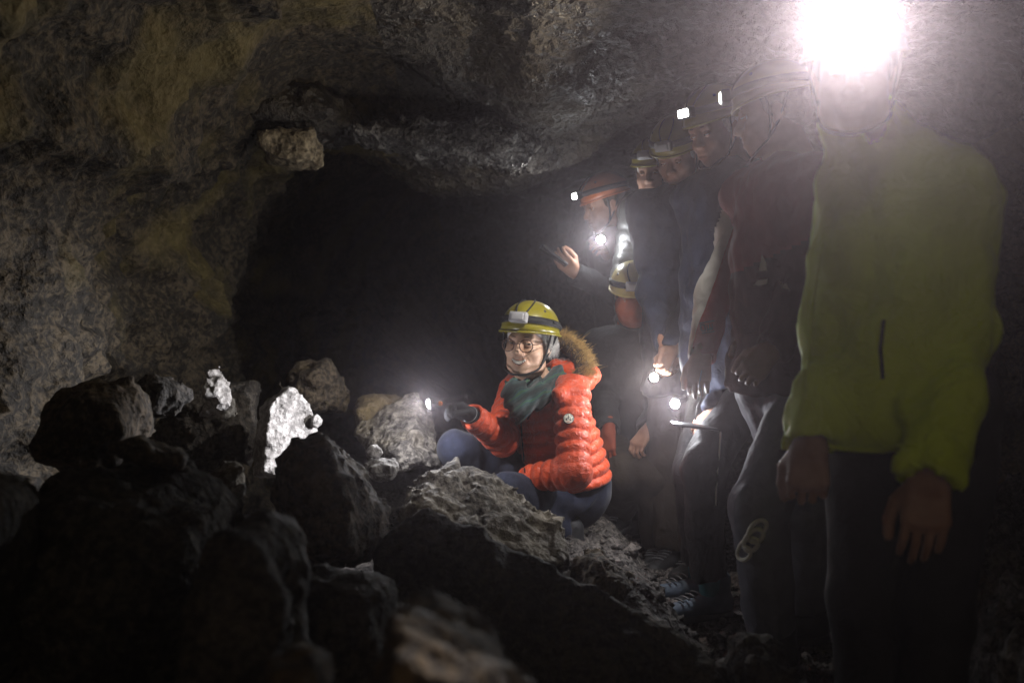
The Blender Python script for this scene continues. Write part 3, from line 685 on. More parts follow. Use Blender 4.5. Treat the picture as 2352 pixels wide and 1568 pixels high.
def shoe_parts(an, F, parent, mats):
    F = nrm(V(F[0], F[1], 0)); R = V(F[1], -F[0], 0); Rm = np.stack([R, F, V(0, 0, 1)], 1); g = an - V(0, 0, .085)
    def up(p):
        q = (p - g) @ Rm; d = cap(q * V(1, 1, 1.15), V(0, -.035, .045), V(0, .165, .030), .044, .036)
        d = smin(d, cap(q, V(0, -.02, .05), V(0, -.03, .115), .042, .044), .04); return smax(d, .014 - q[:, 2], .006)
    def sole(p):
        q = (p - g) @ Rm; d = cap(q * V(1, 1, 0), V(0, -.036, 0), V(0, .168, 0), .048, .042); return smax(d, np.abs(q[:, 2] - .008) - .012, .006)
    lo, hi = g - V(.26, .26, .02), g + V(.26, .26, .17)
    v, f = surface(up, lo, hi, .008); o = part('shoe', v, f, mats[0], parent)
    v, f = surface(sole, lo, hi, .008); part('sole', v, f, M['sole'], o)
    gq = Geo()
    for k in range(4):
        y = .06 + .022 * k; z = .088 - .006 * k - .0
        gq.tube([g + R * x + F * y + V(0, 0, z - 6.0 * x * x) for x in np.linspace(-.026, .026, 7)], .003, 6)
    gpart('lace', gq, M['lace'], o)
def helmet(person, H, R, F, U, shell, lamp='off', lit=None, v_strap=True, power=0, aim=None, glow=30, tilt=0.0, s=1.0, beam=None):
    Rm = np.stack([R, F, U], 1); cc = V(0, -.018, .057); ax = V(.100, .122, .096) * s
    ct, st = math.cos(tilt), math.sin(tilt); Tm = np.array([[1, 0, 0], [0, ct, -st], [0, st, ct]])
    W = lambda l: np.asarray(H) + ((np.asarray(l) - cc) @ Tm.T + cc) @ Rm.T
    def surf(az, el, off=0.0):
        r = ax + off; w = 1 + .012 * math.cos(6 * az) * max(0, math.sin(2 * el))
        return cc + V(math.sin(az) * math.cos(el) * r[0] * w, math.cos(az) * math.cos(el) * r[1] * w, math.sin(el) * r[2])
    n = 56; els = np.concatenate([np.radians(np.linspace(90, -6, 22))]); v = []; f = []
    def rim(az, el): return surf(az, el) if el > -.08 else surf(az, el, .006) + V(0, 0, -.010 - .006 * math.cos(az) ** 2 * (1 if math.cos(az) > 0 else -1.2))
    for off in (0, 1):
        for el in els:
            for k in range(n):
                az = 2 * math.pi * k / n; q = rim(az, el); v.append(cc + (q - cc) * (1 if not off else .955))
    m = len(els)
    for i in range(m - 1):
        for k in range(n):
            a, b = i * n + k, i * n + (k + 1) % n; f.append((a, b, b + n, a + n)); o = m * n; f.append((a + o, a + n + o, b + n + o, b + o))
    for k in range(n):
        a, b = (m - 1) * n + k, (m - 1) * n + (k + 1) % n; o = m * n; f.append((a, b, b + o, a + o))
    he = part('helmet', W(np.array(v)), f, shell, person)
    g = Geo(); g.tube(W(np.array([rim(2 * math.pi * k / 60, els[-1]) for k in range(60)])), .0042, 8, close=True); gpart('helmet_rim', g, shell, he)
    # strap: a ribbon round the shell
    vv = []; ff = []; nn = 72
    for k in range(nn):
        az = 2 * math.pi * k / nn; e0 = .20 - .10 * (1 - math.cos(az)) / 2
        for e, o in ((e0 - .12, .0015), (e0 - .12, .005), (e0 + .13, .005), (e0 + .13, .0015)): vv.append(surf(az, e, o))
    for k in range(nn):
        for j in range(4): a = k * 4 + j; b = k * 4 + (j + 1) % 4; c = ((k + 1) % nn) * 4; ff.append((a, b, c + (j + 1) % 4, c + j))
    part('headlamp_strap', W(np.array(vv)), ff, M['strap'], he)
    if v_strap:
        for sx in (-1, 1):
            g = Geo(); g.tube(W(np.array([surf(sx * (.12 + .5 * t), .32 + .95 * t, .003) for t in np.linspace(0, 1, 12)])), .0028, 6); gpart('helmet_cord', g, M['strap'], he)
            g = Geo(); g.tube(W(np.array([surf(sx * (1.2 + 1.2 * t), .22 - .2 * t, .004) for t in np.linspace(0, 1, 10)])), .006, 6); gpart('side_clip', g, M['strap'], he)
        for sx in (-1, 1):
            g = Geo(); g.lathe([(-.002, .0055), (.0012, .0055), (.0016, .003)], W(surf(sx * .95, .62, .0)), (surf(sx * .95, .62, .01) - surf(sx * .95, .62, 0)) @ Tm.T @ Rm.T, 12)
            gpart('vent_hole', g, M['plastic'], he)
    if lamp is not None:
        az0 = 0.0; c0 = surf(az0, .20, .016); nz = nrm(V(0, 1, .12)); x = V(1, 0, 0); y = np.cross(nz, x)
        L = np.stack([x, nz, y], 1)                       # lamp frame
        g = Geo(); g.box(W(c0), (.033, .014, .019), Rm @ Tm @ L, .006); hl = gpart('headlamp', g, M['lampgrey'] if lamp == 'off' else M['plastic'], he)
        g = Geo(); g.box(W(c0 + nz * .0135), (.024, .006, .0135), Rm @ Tm @ L, .0055)
        mat = M['lampgrey'] if lamp == 'off' else glow_mat('lit headlamp lens', (1, .99, .94), glow)
        gpart('headlamp_lens', g, mat, he)
        if lamp == 'on' and power:
            pos = W(c0 + nz * .024)
            if beam: light('SPOT', 'headlamp_glow_spot', pos, beam[0], (1, .95, .95), .016, V(0, 0, CAMZ) - pos + V(*beam[2]), beam[1], 1.0, parent=he)  # extra spot turned to the camera, added for glow in the haze
            a0 = 0; a = aim if aim is not None else Rm @ Tm @ nz
            light('SPOT', 'headlamp_light', pos, power, (1, .97, .92) if lit is None else lit, .016, a, *(lit_cone.get(id(person), (65, .7))), parent=he)
    # chin strap
    g = Geo()
    for sx in (-1, 1):
        for az in (1.25, 1.9):
            pts = [surf(sx * az, -.02, -.004), V(sx * .082, .004 if az < 1.5 else -.02, -.03), V(sx * .066, .03, -.082)]
            b = [(1 - t) ** 2 * pts[0] + 2 * t * (1 - t) * pts[1] + t * t * pts[2] for t in np.linspace(0, 1, 12)]
            g.tube(W(np.array(b)), .0042, 6)
    pts = [V(sx * .066, .03, -.082) for sx in (-1, 1)]
    g.tube(W(np.array([V(.068 * math.cos(a), .03 + .055 * math.sin(a), -.082 - .038 * math.sin(a)) for a in np.linspace(0, math.pi, 16)])), .004, 6)
    gpart('chin_strap', g, M['strap'], he)
    return he, W
lit_cone = {}
def make_person(J, c, label, group='visitors exploring the cave'):
    root = empty('person', V(*(J['pelvis'][:2]), min(J['anL'][2], J['anR'][2]) - .085), label, 'person', group)
    R, F, U = frame(c['hF'], c.get('hU', (0, 0, 1))); H = J['head']; Rm = np.stack([R, F, U], 1)
    hk = c.get('hs', 1.0)
    # body: head, neck, trunk, limbs and bare hands
    v, f = head_mesh(c.get('hh', .0042), c.get('smile', False)); vs = [H + (v * hk) @ Rm.T]; fs = [f]; n = len(v)
    def core(p):
        d = cap(p, J['pelvis'], J['chest'], .075, .07)
        d = smin(d, cap(p, J['shL'], J['shR'], .045), .05); d = smin(d, cap(p, J['chest'], H - U * .06, .06, .045), .03)
        for s in 'LR':
            for a, b, ra, rb in (('sh', 'el', .034, .028), ('el', 'wr', .028, .022), ('hip', 'kn', .05, .038), ('kn', 'an', .036, .028)): d = smin(d, cap(p, J[a + s], J[b + s], ra, rb), .02)
        return d
    lo, hi = bbox(*[x for x in J.values() if isinstance(x, np.ndarray)]); v, f = surface(core, lo - .1, hi + .1, .016)
    vs.append(v); fs.append(f + n); n += len(v)
    for s in 'LR':
        hd = J.get('hand' + s)
        if hd is None: continue
        fn, l, h = hand_sdf(J['wr' + s], *hd[:3], *(hd[3:] if len(hd) > 3 else ()))
        v, f = surface(fn, l, h, .0042 if c.get('glove') is None else .003)
        if c.get('glove') is not None and s in c.get('glovehands', 'LR'): part('glove', v, f, c['glove'], root)
        else: vs.append(v); fs.append(f + n); n += len(v)
    part('body', np.concatenate(vs), np.concatenate(fs), c.get('skin', M['skin2']), root)
    # eyes
    for s in (-1, 1):
        ce = H + (V(s * .0305, .0785, .002) * hk) @ Rm.T
        g = Geo(); g.lathe([(.0122 * math.cos(a), max(.0122 * math.sin(a), .0003)) for a in np.linspace(math.pi, 0, 12)], ce, F, 18); e = gpart('eye', g, M['eye'], root)
        look = nrm(np.asarray(c['look']) - ce) if 'look' in c else F
        g = Geo(); g.lathe([(.0100, .0060), (.0122, .0050), (.0127, .0008)], ce, look, 16); gpart('iris', g, M['iris'], e)
        for nm, e0, e1 in (('upper_eyelid', c.get('lid', (-.08, -.45))[0], 1.5), ('lower_eyelid', -1.5, c.get('lid', (-.08, -.45))[1])):
            vv = []; ff = []; na, ne = 16, 7
            for e_ in np.linspace(e0, e1, ne):
                for a_ in np.linspace(-1.75, 1.75, na):
                    cur = e_ * (math.cos(a_ * .8) if abs(e_ - (e0 if e0 > -1 else e1)) < .01 else 1)
                    vv.append(ce + (V(math.sin(a_) * math.cos(cur), math.cos(a_) * math.cos(cur), math.sin(cur)) * .0134 * hk) @ Rm.T)
            for i_ in range(ne - 1):
                for k_ in range(na - 1): ff.append((i_ * na + k_, i_ * na + k_ + 1, (i_ + 1) * na + k_ + 1, (i_ + 1) * na + k_))
            part(nm, np.array(vv), ff, c.get('skin', M['skin2']), root)
    for s in (-1, 1):
        g = Geo(); g.tube([H + (V(s * x, .093 - 9 * (x - .02) ** 2 - .004, .0240 + .0022 * math.sin((x - .012) / .036 * 3)) * hk) @ Rm.T for x in np.linspace(.012, .047, 8)], [.0014, .0020, .0022, .0022, .002, .0018, .0014, .0008], 6)
        gpart('eyebrow', g, c.get('brow', M['brow']), root)
    if c.get('hair') is not None:
        def hf(p):
            q = (p - H) @ Rm / hk; d = ell(q, (0, -.02, .03), (.082, .098, .092)); d = smin(d, ell(q, (0, -.06, -.03), (.066, .046, .05)), .03)
            d = smax(d, q[:, 1] - .045 - .6 * (q[:, 2] - .03) * (q[:, 2] < .03), .02); d = smax(d, -(q[:, 2] + .055), .02)
            return d + .006 * fbm(q * V(60, 30, 18), 3, 7)
        v, f = surface(hf, H - .16, H + .16, .006, .01); part('hair', v, f, c['hair'], root)
    jf, lo, hi = jacket_sdf(J, c); v, f = surface(jf, lo, hi, c.get('jh', .0085), .025)
    part('jacket', v, f, c['jacket'], root, mat_fn=c.get('jmat')); jf = BVHTree.FromPolygons(v.tolist(), f.tolist())
    tf, lo, hi = trousers_sdf(J, c); v, f = surface(tf, lo, hi, c.get('ph', .010), .015)
    part('trousers', v, f, c['trousers'], root, mat_fn=c.get('tmat')); tf = BVHTree.FromPolygons(v.tolist(), f.tolist())
    for s in 'LR': shoe_parts(J['an' + s], J['toe' + s], root, (c.get('shoe', M['shoe']),))
    he = None
    if c.get('helmet') is not None:
        if 'cone' in c: lit_cone[id(root)] = c['cone']
        he = helmet(root, H, R, F, U, c['helmet'], c.get('lamp', 'off'), c.get('lit'), True, c.get('power', 0), c.get('aim'), c.get('glow', 30), c.get('tilt', 0.0), c.get('hels', 1.0), c.get('beam'))
    return root, Rm, jf, tf, he
def joints(head, pelvis, F, ankles, arms, hF, toes=None, shw=.185, neckdrop=.155, knees=None, hem=None):
    R, Fv, _ = frame((F[0], F[1], 0)); J = {}
    J['head'] = head; hf = nrm(hF)
    J['neck'] = head - V(0, 0, neckdrop * .90) - hf * .045; J['pelvis'] = pelvis
    ax = nrm(J['neck'] - pelvis); J['chest'] = J['neck'] - ax * .075
    J['hem'] = pelvis - ax * .10 if hem is None else hem
    for s, sg in (('L', -1), ('R', 1)):
        J['sh' + s] = J['neck'] - ax * .085 + R * sg * shw; J['hip' + s] = pelvis + R * sg * .09 - V(0, 0, .05)
        J['el' + s], J['wr' + s] = arms[s]; J['an' + s] = ankles[s]
        J['kn' + s] = knees[s] if knees else (J['hip' + s] + J['an' + s]) / 2 + Fv * .03
        J['toe' + s] = (toes or {}).get(s, Fv)
    return J
def on_floor(px, d, z=None):
    x = (px - 1176) / FPX * d; z = float(ground_z(np.array([x]), np.array([d]))[0]) if z is None else z
    return V(x, d, z + .085)
def march(tree, px, py, d0=0):
    o = Vector((0, 0, CAMZ)); dr = Vector(tuple(P(px, py, 1.0))) - o; dr.normalize()
    h, n, i, d = tree.ray_cast(o, dr)
    if h is None: h, n, i, d = tree.find_nearest(o + dr * max(d0 + .3, 1.5))
    n = np.array(n); n = n if n @ np.array(dr) < 0 else -n
    return np.array(h), n

# ---- torches and phones
def torch(label, lens, back, power, rad=.014, glow=60, orange=False, col=(1, .98, .95), leak=True, beam=None, k=1.0, throw=None):
    ax = nrm(np.asarray(lens) - np.asarray(back)); L = .115 * k
    root = empty('torch', np.asarray(lens) - ax * L, label, 'torch', 'lit hand torches')
    b = np.asarray(lens) - ax * L
    S = lambda pr: [(z * k, r * k) for z, r in pr]
    g = Geo(); g.lathe(S([(0, .008), (.002, .0105), (.012, .0105), (.014, .0092), (.070, .0092), (.074, .0105), (.082, .0105), (.086, .0135), (.108, .0165), (.112, .0165), (.1125, .0145)]), b, ax, 24); gpart('barrel', g, M['metal'], root)
    g = Geo()
    for z in (.022, .030, .038, .046, .054): g.lathe(S([(z - .0014, .0094), (z - .0006, .0102), (z + .0006, .0102), (z + .0014, .0094)]), b, ax, 20)
    gpart('knurled_grip', g, M['metal'], root)
    g = Geo(); g.lathe(S([(.1122, .0142), (.1150, .0138), (.1180, .0115), (.1200, .0070), (.1207, .002)]), b, ax, 20); gpart('lens', g, glow_mat('lit torch lens', col, glow), root)
    if orange:
        side = nrm(np.cross(ax, V(0, 0, 1))); side = side if side[1] < 0 else -side; side = nrm(side - V(0, 0, .35))
        g = Geo(); g.lathe([(0, .0085), (.003, .0085), (.0042, .007)], b + ax * .094 + side * .012, side, 18); gpart('switch', g, M['orange'], root)
    g = Geo(); g.tube([b - ax * .002 + V(0, 0, -.010 * (1 - math.cos(t))) + ax * -.010 * math.sin(t) for t in np.linspace(0, 6.2, 14)], .0011, 6); gpart('lanyard_ring', g, M['metal'], root)
    if leak: light('POINT', 'torch_light', b + ax * .128 * k, power, col, rad, parent=root)
    if throw: light('SPOT', 'torch_throw', b + ax * .130 * k, throw[0], col, rad, ax, throw[1], .9, parent=root)
    if beam:
        pos = b + ax * .130 * k; light('SPOT', 'torch_glow_spot', pos, beam[0], col, rad, V(0, 0, CAMZ) - pos, beam[1], 1.0, parent=root)  # added spot towards the camera, off the torch axis, for its halo
    return root
def phone(label, c, x, y, size=(.036, .075, .0042), back=None):
    x = nrm(x); y = nrm(np.asarray(y) - x * (np.asarray(y) @ x)); z = np.cross(x, y); R = np.stack([x, y, z], 1)
    root = empty('phone', c, label, 'phone')
    g = Geo(); g.box(c, size, R, .0035); gpart('case', g, back or M['plastic'], root)
    g = Geo(); g.box(c + z * (size[2] + .0002), (size[0] * .92, size[1] * .95, .0005), R); gpart('screen', g, M['metal'], root)
    g = Geo()
    for k in (0, 1): g.lathe([(0, .005), (.002, .005), (.0022, .0035)], c - z * size[2] + x * size[0] * .55 + y * (size[1] * .8 - k * .014), -z, 14)
    gpart('camera_lens', g, M['metal'], root)
    return root
# ---- the crouching woman in red
def woman():
    J = dict(head=P(1213, 789, 3.60), neck=P(1233, 876, 3.68), chest=P(1258, 915, 3.70), pelvis=P(1318, 1118, 3.76), hem=P(1306, 1118, 3.72),
             shL=P(1314, 898, 3.56), elL=P(1318, 1082, 3.43), wrL=P(1206, 1100, 3.53), shR=P(1188, 893, 3.84), elR=P(1150, 1008, 3.60), wrR=P(1086, 957, 3.44),
             hipL=P(1338, 1150, 3.68), hipR=P(1275, 1128, 3.82), knL=P(1165, 1130, 3.46), anL=P(1300, 1235, 3.60), knR=P(1050, 1032, 3.56), anR=P(1118, 1195, 3.66),
             toeL=V(-.75, -.6, 0), toeR=V(-.9, -.4, 0))
    tor = P(985, 927, 3.33)
    J['handR'] = (nrm(P(1020, 926, 3.38) - J['wrR']), V(-.1, -.75, -.55), V(.2, -.3, 1), 1.0, 1.0, .95)
    J['handL'] = (nrm(P(1150, 1100, 3.6) - J['wrL']), V(0, .3, -1), V(0, 1, .2), .5, .3)
    hoodc = P(1306, 858, 3.74)
    def hood(p, d):
        R3 = np.stack([nrm(V(.75, -.65, 0)), nrm(V(.65, .75, .1)), V(0, 0, 1)], 1); R3[:, 2] = np.cross(R3[:, 0], R3[:, 1])
        e = ell(p, hoodc, (.125, .085, .058), R3); e = smin(e, cap(p, P(1346, 870, 3.66), P(1285, 905, 3.48), .042, .030), .035)
        e = smin(e, cap(p, P(1190, 872, 3.86), P(1172, 930, 3.70), .045, .035), .03)
        e = e + .007 * fbm(p * 13, 3, 4) + .004 * fbm(p * 26, 2, 6, ridged=True)
        return smin(d, e, .012)
    c = dict(hF=(-.34, -.93, -.02), hU=(.07, 0, 1), smile=True, hh=.0024, lid=(.30, -.26), look=V(0, 0, CAMZ), skin=M['skin'], jacket=M['red'], quilt=.041, qamp=.0125, fold=.004, ff=1.4, jh=.0052,
             arm=(.066, .058, .043), sh=.060, tor=((.180, .150), (.172, .145), (.150, .112)), top=.06, trousers=M['denim'], leg=(.090, .066, .052), pfold=.007, ph=.009, glove=M['glove'], glovehands='R', extra=hood,
             helmet=M['hyel'], lamp='off', hair=M['hair'], tilt=.11, collar=.0, seed=5, armk=.014, hels=1.03)
    root, Rm, jf, tf, he = make_person(J, c, 'smiling woman in red quilted jacket and yellow helmet crouching by the rocks', None)
    H = J['head']; W = lambda l: H + np.asarray(l) @ Rm.T
    # teeth, mouth, lips
    sm = head_sdf(True)
    g = Geo()
    def zc(x): return -.066 + .012 * (x / .026) ** 2
    for i in range(-4, 5):
        x = i * .0056; g.box(W((x, .0945 - 6.5 * x * x, zc(x) + .0014)), (.00275, .0022, .0058 * math.sqrt(max(.1, 1 - (x / .027) ** 2))), Rm, .0012)
    gpart('teeth', g, M['teeth'], root)
    g = Geo(); g.tube([W((x, .082 - 8 * x * x, zc(x) - .002)) for x in np.linspace(-.024, .024, 9)], [.002, .006, .007, .007, .007, .007, .007, .006, .002], 8); gpart('mouth', g, M['mouth'], root)
    for nm, up in (('upper_lip', 1), ('lower_lip', -1)):
        pts = []
        for x in np.linspace(-.0265, .0265, 15):
            w = math.sqrt(max(0, 1 - (x / .029) ** 2)); z = zc(x) + up * (.0085 * w + .0006)
            y = .0962 - 9.0 * x * x
            pts.append(W((x, max(y, .07) + .0006, z)))
        g = Geo(); g.tube(pts, np.interp(np.linspace(-1, 1, 15), [-1, -.4, 0, .4, 1], [.0008, .0014, .0016, .0014, .0008]), 8); gpart(nm, g, M['lip'], root)
    # glasses
    fr = Geo(); cs = []
    for s in (-1, 1):
        ctr = V(s * .0335, .117, -.004); cs.append(ctr); tl = s * -.16
        fr.tube([W(ctr + V(.0235 * math.cos(a) * math.cos(tl), .0235 * math.cos(a) * math.sin(tl), .0225 * math.sin(a))) for a in np.linspace(0, 2 * math.pi, 36, endpoint=False)], .0019, 8, close=True)
        fr.tube([W((s * .056, .111, .002)), W((s * .070, .085, .004)), W((s * .078, .03, .003)), W((s * .080, -.012, .001))], .0016, 6)
    fr.tube([W((x, .1195 + .003 * math.cos(x * 120), .003)) for x in np.linspace(-.011, .011, 7)], .0016, 6)
    gl = gpart('glasses', fr, M['frame'], root)
    for s, ctr in zip((-1, 1), cs):
        tl = s * -.16; g = Geo(); n_ = nrm(V(-math.sin(tl), math.cos(tl), 0)) @ Rm.T
        g.lathe([(-.0004, .0222), (.0004, .0222)], W(ctr), n_, 28); gpart('lens', g, M['lens'], gl, smooth=False)
    def capf(p):
        q = (p - H) @ Rm; d = ell(q, (0, -.013, .036), (.0785, .1005, .089)); d = smin(d, ell(q, (0, -.05, -.01), (.074, .058, .06)), .02)
        zb = .057 * q[:, 1] / .085 - .004; return smax(d, zb - q[:, 2], .004) + .0018 * fbm(q * V(70, 40, 25), 2, 5)
    v, f = surface(capf, H - .14, H + .15, .0045, .01); part('under_cap', v, f, M['cap'], root)
    # earring
    g = Geo(); ce = W((.080, .0, -.062)); g.tube([ce + (V(0, .013 * math.cos(a), .013 * math.sin(a)) @ Rm.T) for a in np.linspace(0, 2 * math.pi, 20, endpoint=False)], .0011, 6, close=True); gpart('earring', g, M['lampgrey'], root)
    # scarf
    sA, sB, sC = P(1280, 858, 3.62), P(1240, 908, 3.52), P(1194, 942, 3.47)
    dg = nrm(V(.62, 0, .78)); pn = nrm(V(.78, 0, -.62))
    def scarf(p):
        d = smin(cap(p, sA, sB, .032, .036), cap(p, sB, sC, .036, .034), .03)
        d = smin(d, cap(p, P(1176, 888, 3.62), P(1174, 922, 3.52), .028, .028), .03)
        q = (p - P(1188, 922, 3.50)); d = smin(d, cap(q * V(1, 1.5, 1), V(-.006, 0, .03), V(.006, -.012, -.055), .050, .020), .025)
        for a0, a1 in (((1176, 890, 3.64), (1212, 890, 3.58)), ((1212, 890, 3.58), (1262, 872, 3.64)), ((1268, 865, 3.66), (1262, 860, 3.76)), ((1176, 890, 3.66), (1195, 878, 3.78))): d = smin(d, cap(p, P(*a0), P(*a1), .027), .025)
        s = p @ pn + .012 * noise(p * 9, 3)
        return d + .0055 * np.sin(s * 2 * math.pi / .034) + .004 * fbm(p * 22, 2, 8)
    v, f = surface(scarf, P(1120, 990, 3.4) - .08, P(1300, 830, 3.8) + .08, .005, .015); part('scarf', v, f, M['scarf'], root)
    # fur on the hood edge
    rs = np.random.RandomState(4)
    path = np.array([P(1268, 768, 3.75), P(1296, 772, 3.74), P(1325, 790, 3.71), P(1345, 818, 3.67), P(1350, 842, 3.63), P(1335, 858, 3.62)])
    g = Geo(); tt = np.linspace(0, 1, 14); pp = np.stack([np.interp(tt, np.linspace(0, 1, len(path)), path[:, k]) for k in range(3)], 1) - V(.014, 0, .022)
    g.tube(pp, .030, 10); gpart('hood_lining', g, M['furd'], root)
    vs = []; fs = []; n = 0; cl = rs.normal(size=(60, 3)) * .8
    for k in range(6500):
        t = rs.rand(); b = np.array([np.interp(t, np.linspace(0, 1, len(path)), path[:, q]) for q in range(3)]) - V(.012, 0, .020)
        out = nrm(V(.55 + .5 * t, -.15, .95 - .75 * t)); dr = nrm(out + rs.normal(size=3) * (.45 + .5 * (k % 7 == 0)) + V(.15, -.1, .1) + .5 * cl[int(t * 59)]); st = b + nrm(rs.normal(size=3)) * rs.uniform(.012, .034)
        l = rs.uniform(.014, .036) * (1.5 if rs.rand() < .05 else 1); bend = rs.normal(size=3) * .35 + V(.25, 0, -.12); sd = nrm(np.cross(dr, V(0, 1, .2))); w = .00075
        q = []
        for j, u in enumerate((0, .35, .7, 1.0)):
            c0 = st + (dr * u + bend * u * u * .5) * l; ww = w * (1 - .8 * u); q += [c0 - sd * ww, c0 + sd * ww]
        vs += q; fs += [(n, n + 1, n + 3, n + 2), (n + 2, n + 3, n + 5, n + 4), (n + 4, n + 5, n + 7, n + 6)]; n += 8
    part('hood_fur', np.array(vs), np.array(fs), M['fur'], root)['kind'] = 'stuff'
    # stray grey hairs under the helmet
    vs = []; fs = []; n = 0
    for k in range(700):
        s = 1 if rs.rand() < .0 else -1; y0 = rs.uniform(-.065, .045); z0 = .026 + rs.uniform(-.01, .02)
        a = V(s * (.077 + rs.uniform(0, .006)) * (1 - .5 * max(0, y0 / .09) ** 2), y0, z0); e = a + V(s * rs.uniform(-.004, .006), -.035 - rs.uniform(0, .02), -.045 - rs.uniform(0, .03)); m = (a + e) / 2 + V(s * .008, -.004, .004)
        q = []
        for u in (0, .33, .66, 1):
            c0 = (1 - u) ** 2 * a + 2 * u * (1 - u) * m + u * u * e; q += [W(c0 + V(0, .0005, 0)), W(c0 - V(0, .0005, 0))]
        vs += q; fs += [(n, n + 1, n + 3, n + 2), (n + 2, n + 3, n + 5, n + 4), (n + 4, n + 5, n + 7, n + 6)]; n += 8
    part('hair_strand', np.array(vs), np.array(fs), M['hairg'], root)['kind'] = 'stuff'
    # zip, hood cord and seams
    for name, pts, r, mt in (('zip', [(1196, 968), (1199, 1000), (1203, 1040), (1206, 1085)], .0028, M['strap']), ('hood_cord', [(1262, 905), (1245, 928), (1222, 945), (1212, 962)], .0028, M['strap'])):
        g = Geo(); q = []
        for i in np.linspace(0, len(pts) - 1, 16):
            a = pts[min(int(i), len(pts) - 2)]; b = pts[min(int(i), len(pts) - 2) + 1]; u = i - min(int(i), len(pts) - 2)
            h, nn = march(jf, a[0] + (b[0] - a[0]) * u, a[1] + (b[1] - a[1]) * u, 3.2); q.append(h + nn * .001)
        g.tube(q, r, 6); gpart(name, g, mt, root)
    g = Geo()
    for k in range(2):
        u = nrm(J['wrR'] - J['elR']); ww = J['wrR'] - u * (-.022 - .012 * k); a = nrm(np.cross(u, V(0, 0, 1))); b = np.cross(u, a)
        if k == 0: g.tube([ww + .0285 * (math.cos(t) * a + math.sin(t) * b) for t in np.linspace(0, 2 * math.pi, 24, endpoint=False)], .0014, 6, close=True)
    gpart('glove_trim', g, M['lampgrey'], root)
    # sleeve badge
    h, nn = march(jf, 1306, 962, 3.1); nn = nrm(nn * .4 + nrm(V(.05, -1, .12)) * .6)
    up = nrm(V(.02, 0, 1) - nn * nn[2]); rt = np.cross(up, nn); rt = rt if rt[0] > 0 else -rt; c0 = h + nn * .0045; r0 = .0192
    Rb = np.stack([rt, up, nn], 1); B = lambda a: c0 + np.asarray(a) @ Rb.T
    g = Geo(); g.lathe([(-.006, r0), (.0008, r0), (.0012, r0 * .97)], c0, nn, 40); bd = gpart('badge', g, M['ink'], root)
    g = Geo(); g.lathe([(.0005, r0 * .90), (.0016, r0 * .90), (.0018, r0 * .88)], c0, nn, 40); gpart('badge_face', g, M['badge'], bd)
    def glyphs(txt, rad, a0, a1, size, inward=False):
        vs, fs, n = [], [], 0
        for i, ch in enumerate(txt):
            if ch == ' ': continue
            cu = bpy.data.curves.new('glyph', 'FONT'); cu.body = ch; cu.size = size; cu.align_x = 'CENTER'; cu.offset = size * .03; ob = bpy.data.objects.new('glyph', cu); C.objects.link(ob)
            me = ob.evaluated_get(bpy.context.evaluated_depsgraph_get()).to_mesh()
            v = np.array([q.co[:] for q in me.vertices]); fc = [[k + n for k in p.vertices] for p in me.polygons]
            bpy.data.objects.remove(ob); bpy.data.curves.remove(cu)
            a = a0 + (a1 - a0) * i / (len(txt) - 1); w = a - math.pi / 2 if not inward else a + math.pi / 2
            rot = np.array([[math.cos(w), -math.sin(w)], [math.sin(w), math.cos(w)]]); xy = v[:, :2] @ rot.T + rad * V(math.cos(a), math.sin(a))
            vs.append(B(np.c_[xy, np.full(len(v), .0022)])); fs += fc; n += len(v)
        return np.concatenate(vs), fs
    v, f = glyphs('JUST OVER THE TOP', r0 * .66, math.radians(200), math.radians(-20), r0 * .27); part('badge_lettering', v, f, M['ink'], bd, smooth=False)
    v, f = glyphs('JOTT', r0 * .80, math.radians(248), math.radians(292), r0 * .30, True); part('badge_lettering', v, f, M['inkred'], bd, smooth=False)
    g = Geo(); k = r0
    def flat(poly): g.add([B((x * k, y * k, z)) for z in (.0017, .0023) for (x, y) in poly], [tuple(range(len(poly), 2 * len(poly)))] + [tuple([i, (i + 1) % len(poly), (i + 1) % len(poly) + len(poly), i + len(poly)]) for i in range(len(poly))])
    circ = lambda x, y, r: [(x + r * math.cos(a), y + r * math.sin(a)) for a in np.linspace(0, 2 * math.pi, 14, endpoint=False)]
    flat(circ(-.34, -.22, .17)); flat(circ(.40, -.30, .13)); flat([(-.55, -.12), (-.30, .02), (-.05, .0), (.05, -.25), (.35, -.30), (.36, -.20), (.10, -.12), (.02, .06), (-.35, .10), (-.58, -.02)])
    flat([(-.16, .02), (.02, .04), (.04, .30), (-.02, .42), (-.14, .30)]); flat(circ(-.04, .50, .09)); flat([(.0, .28), (.26, .16), (.28, .21), (.02, .35)]); flat([(.24, .2), (.30, .2), (.42, -.22), (.36, -.24)])
    gpart('badge_rider', g, M['ink'], bd, smooth=False)
    torch('small black torch with an orange switch in the gloved hand of the woman in red', tor, P(1040, 918, 3.338), 8, orange=True, beam=(42, 9), col=(.93, .94, 1), throw=(52, 46), k=1.15)
woman()

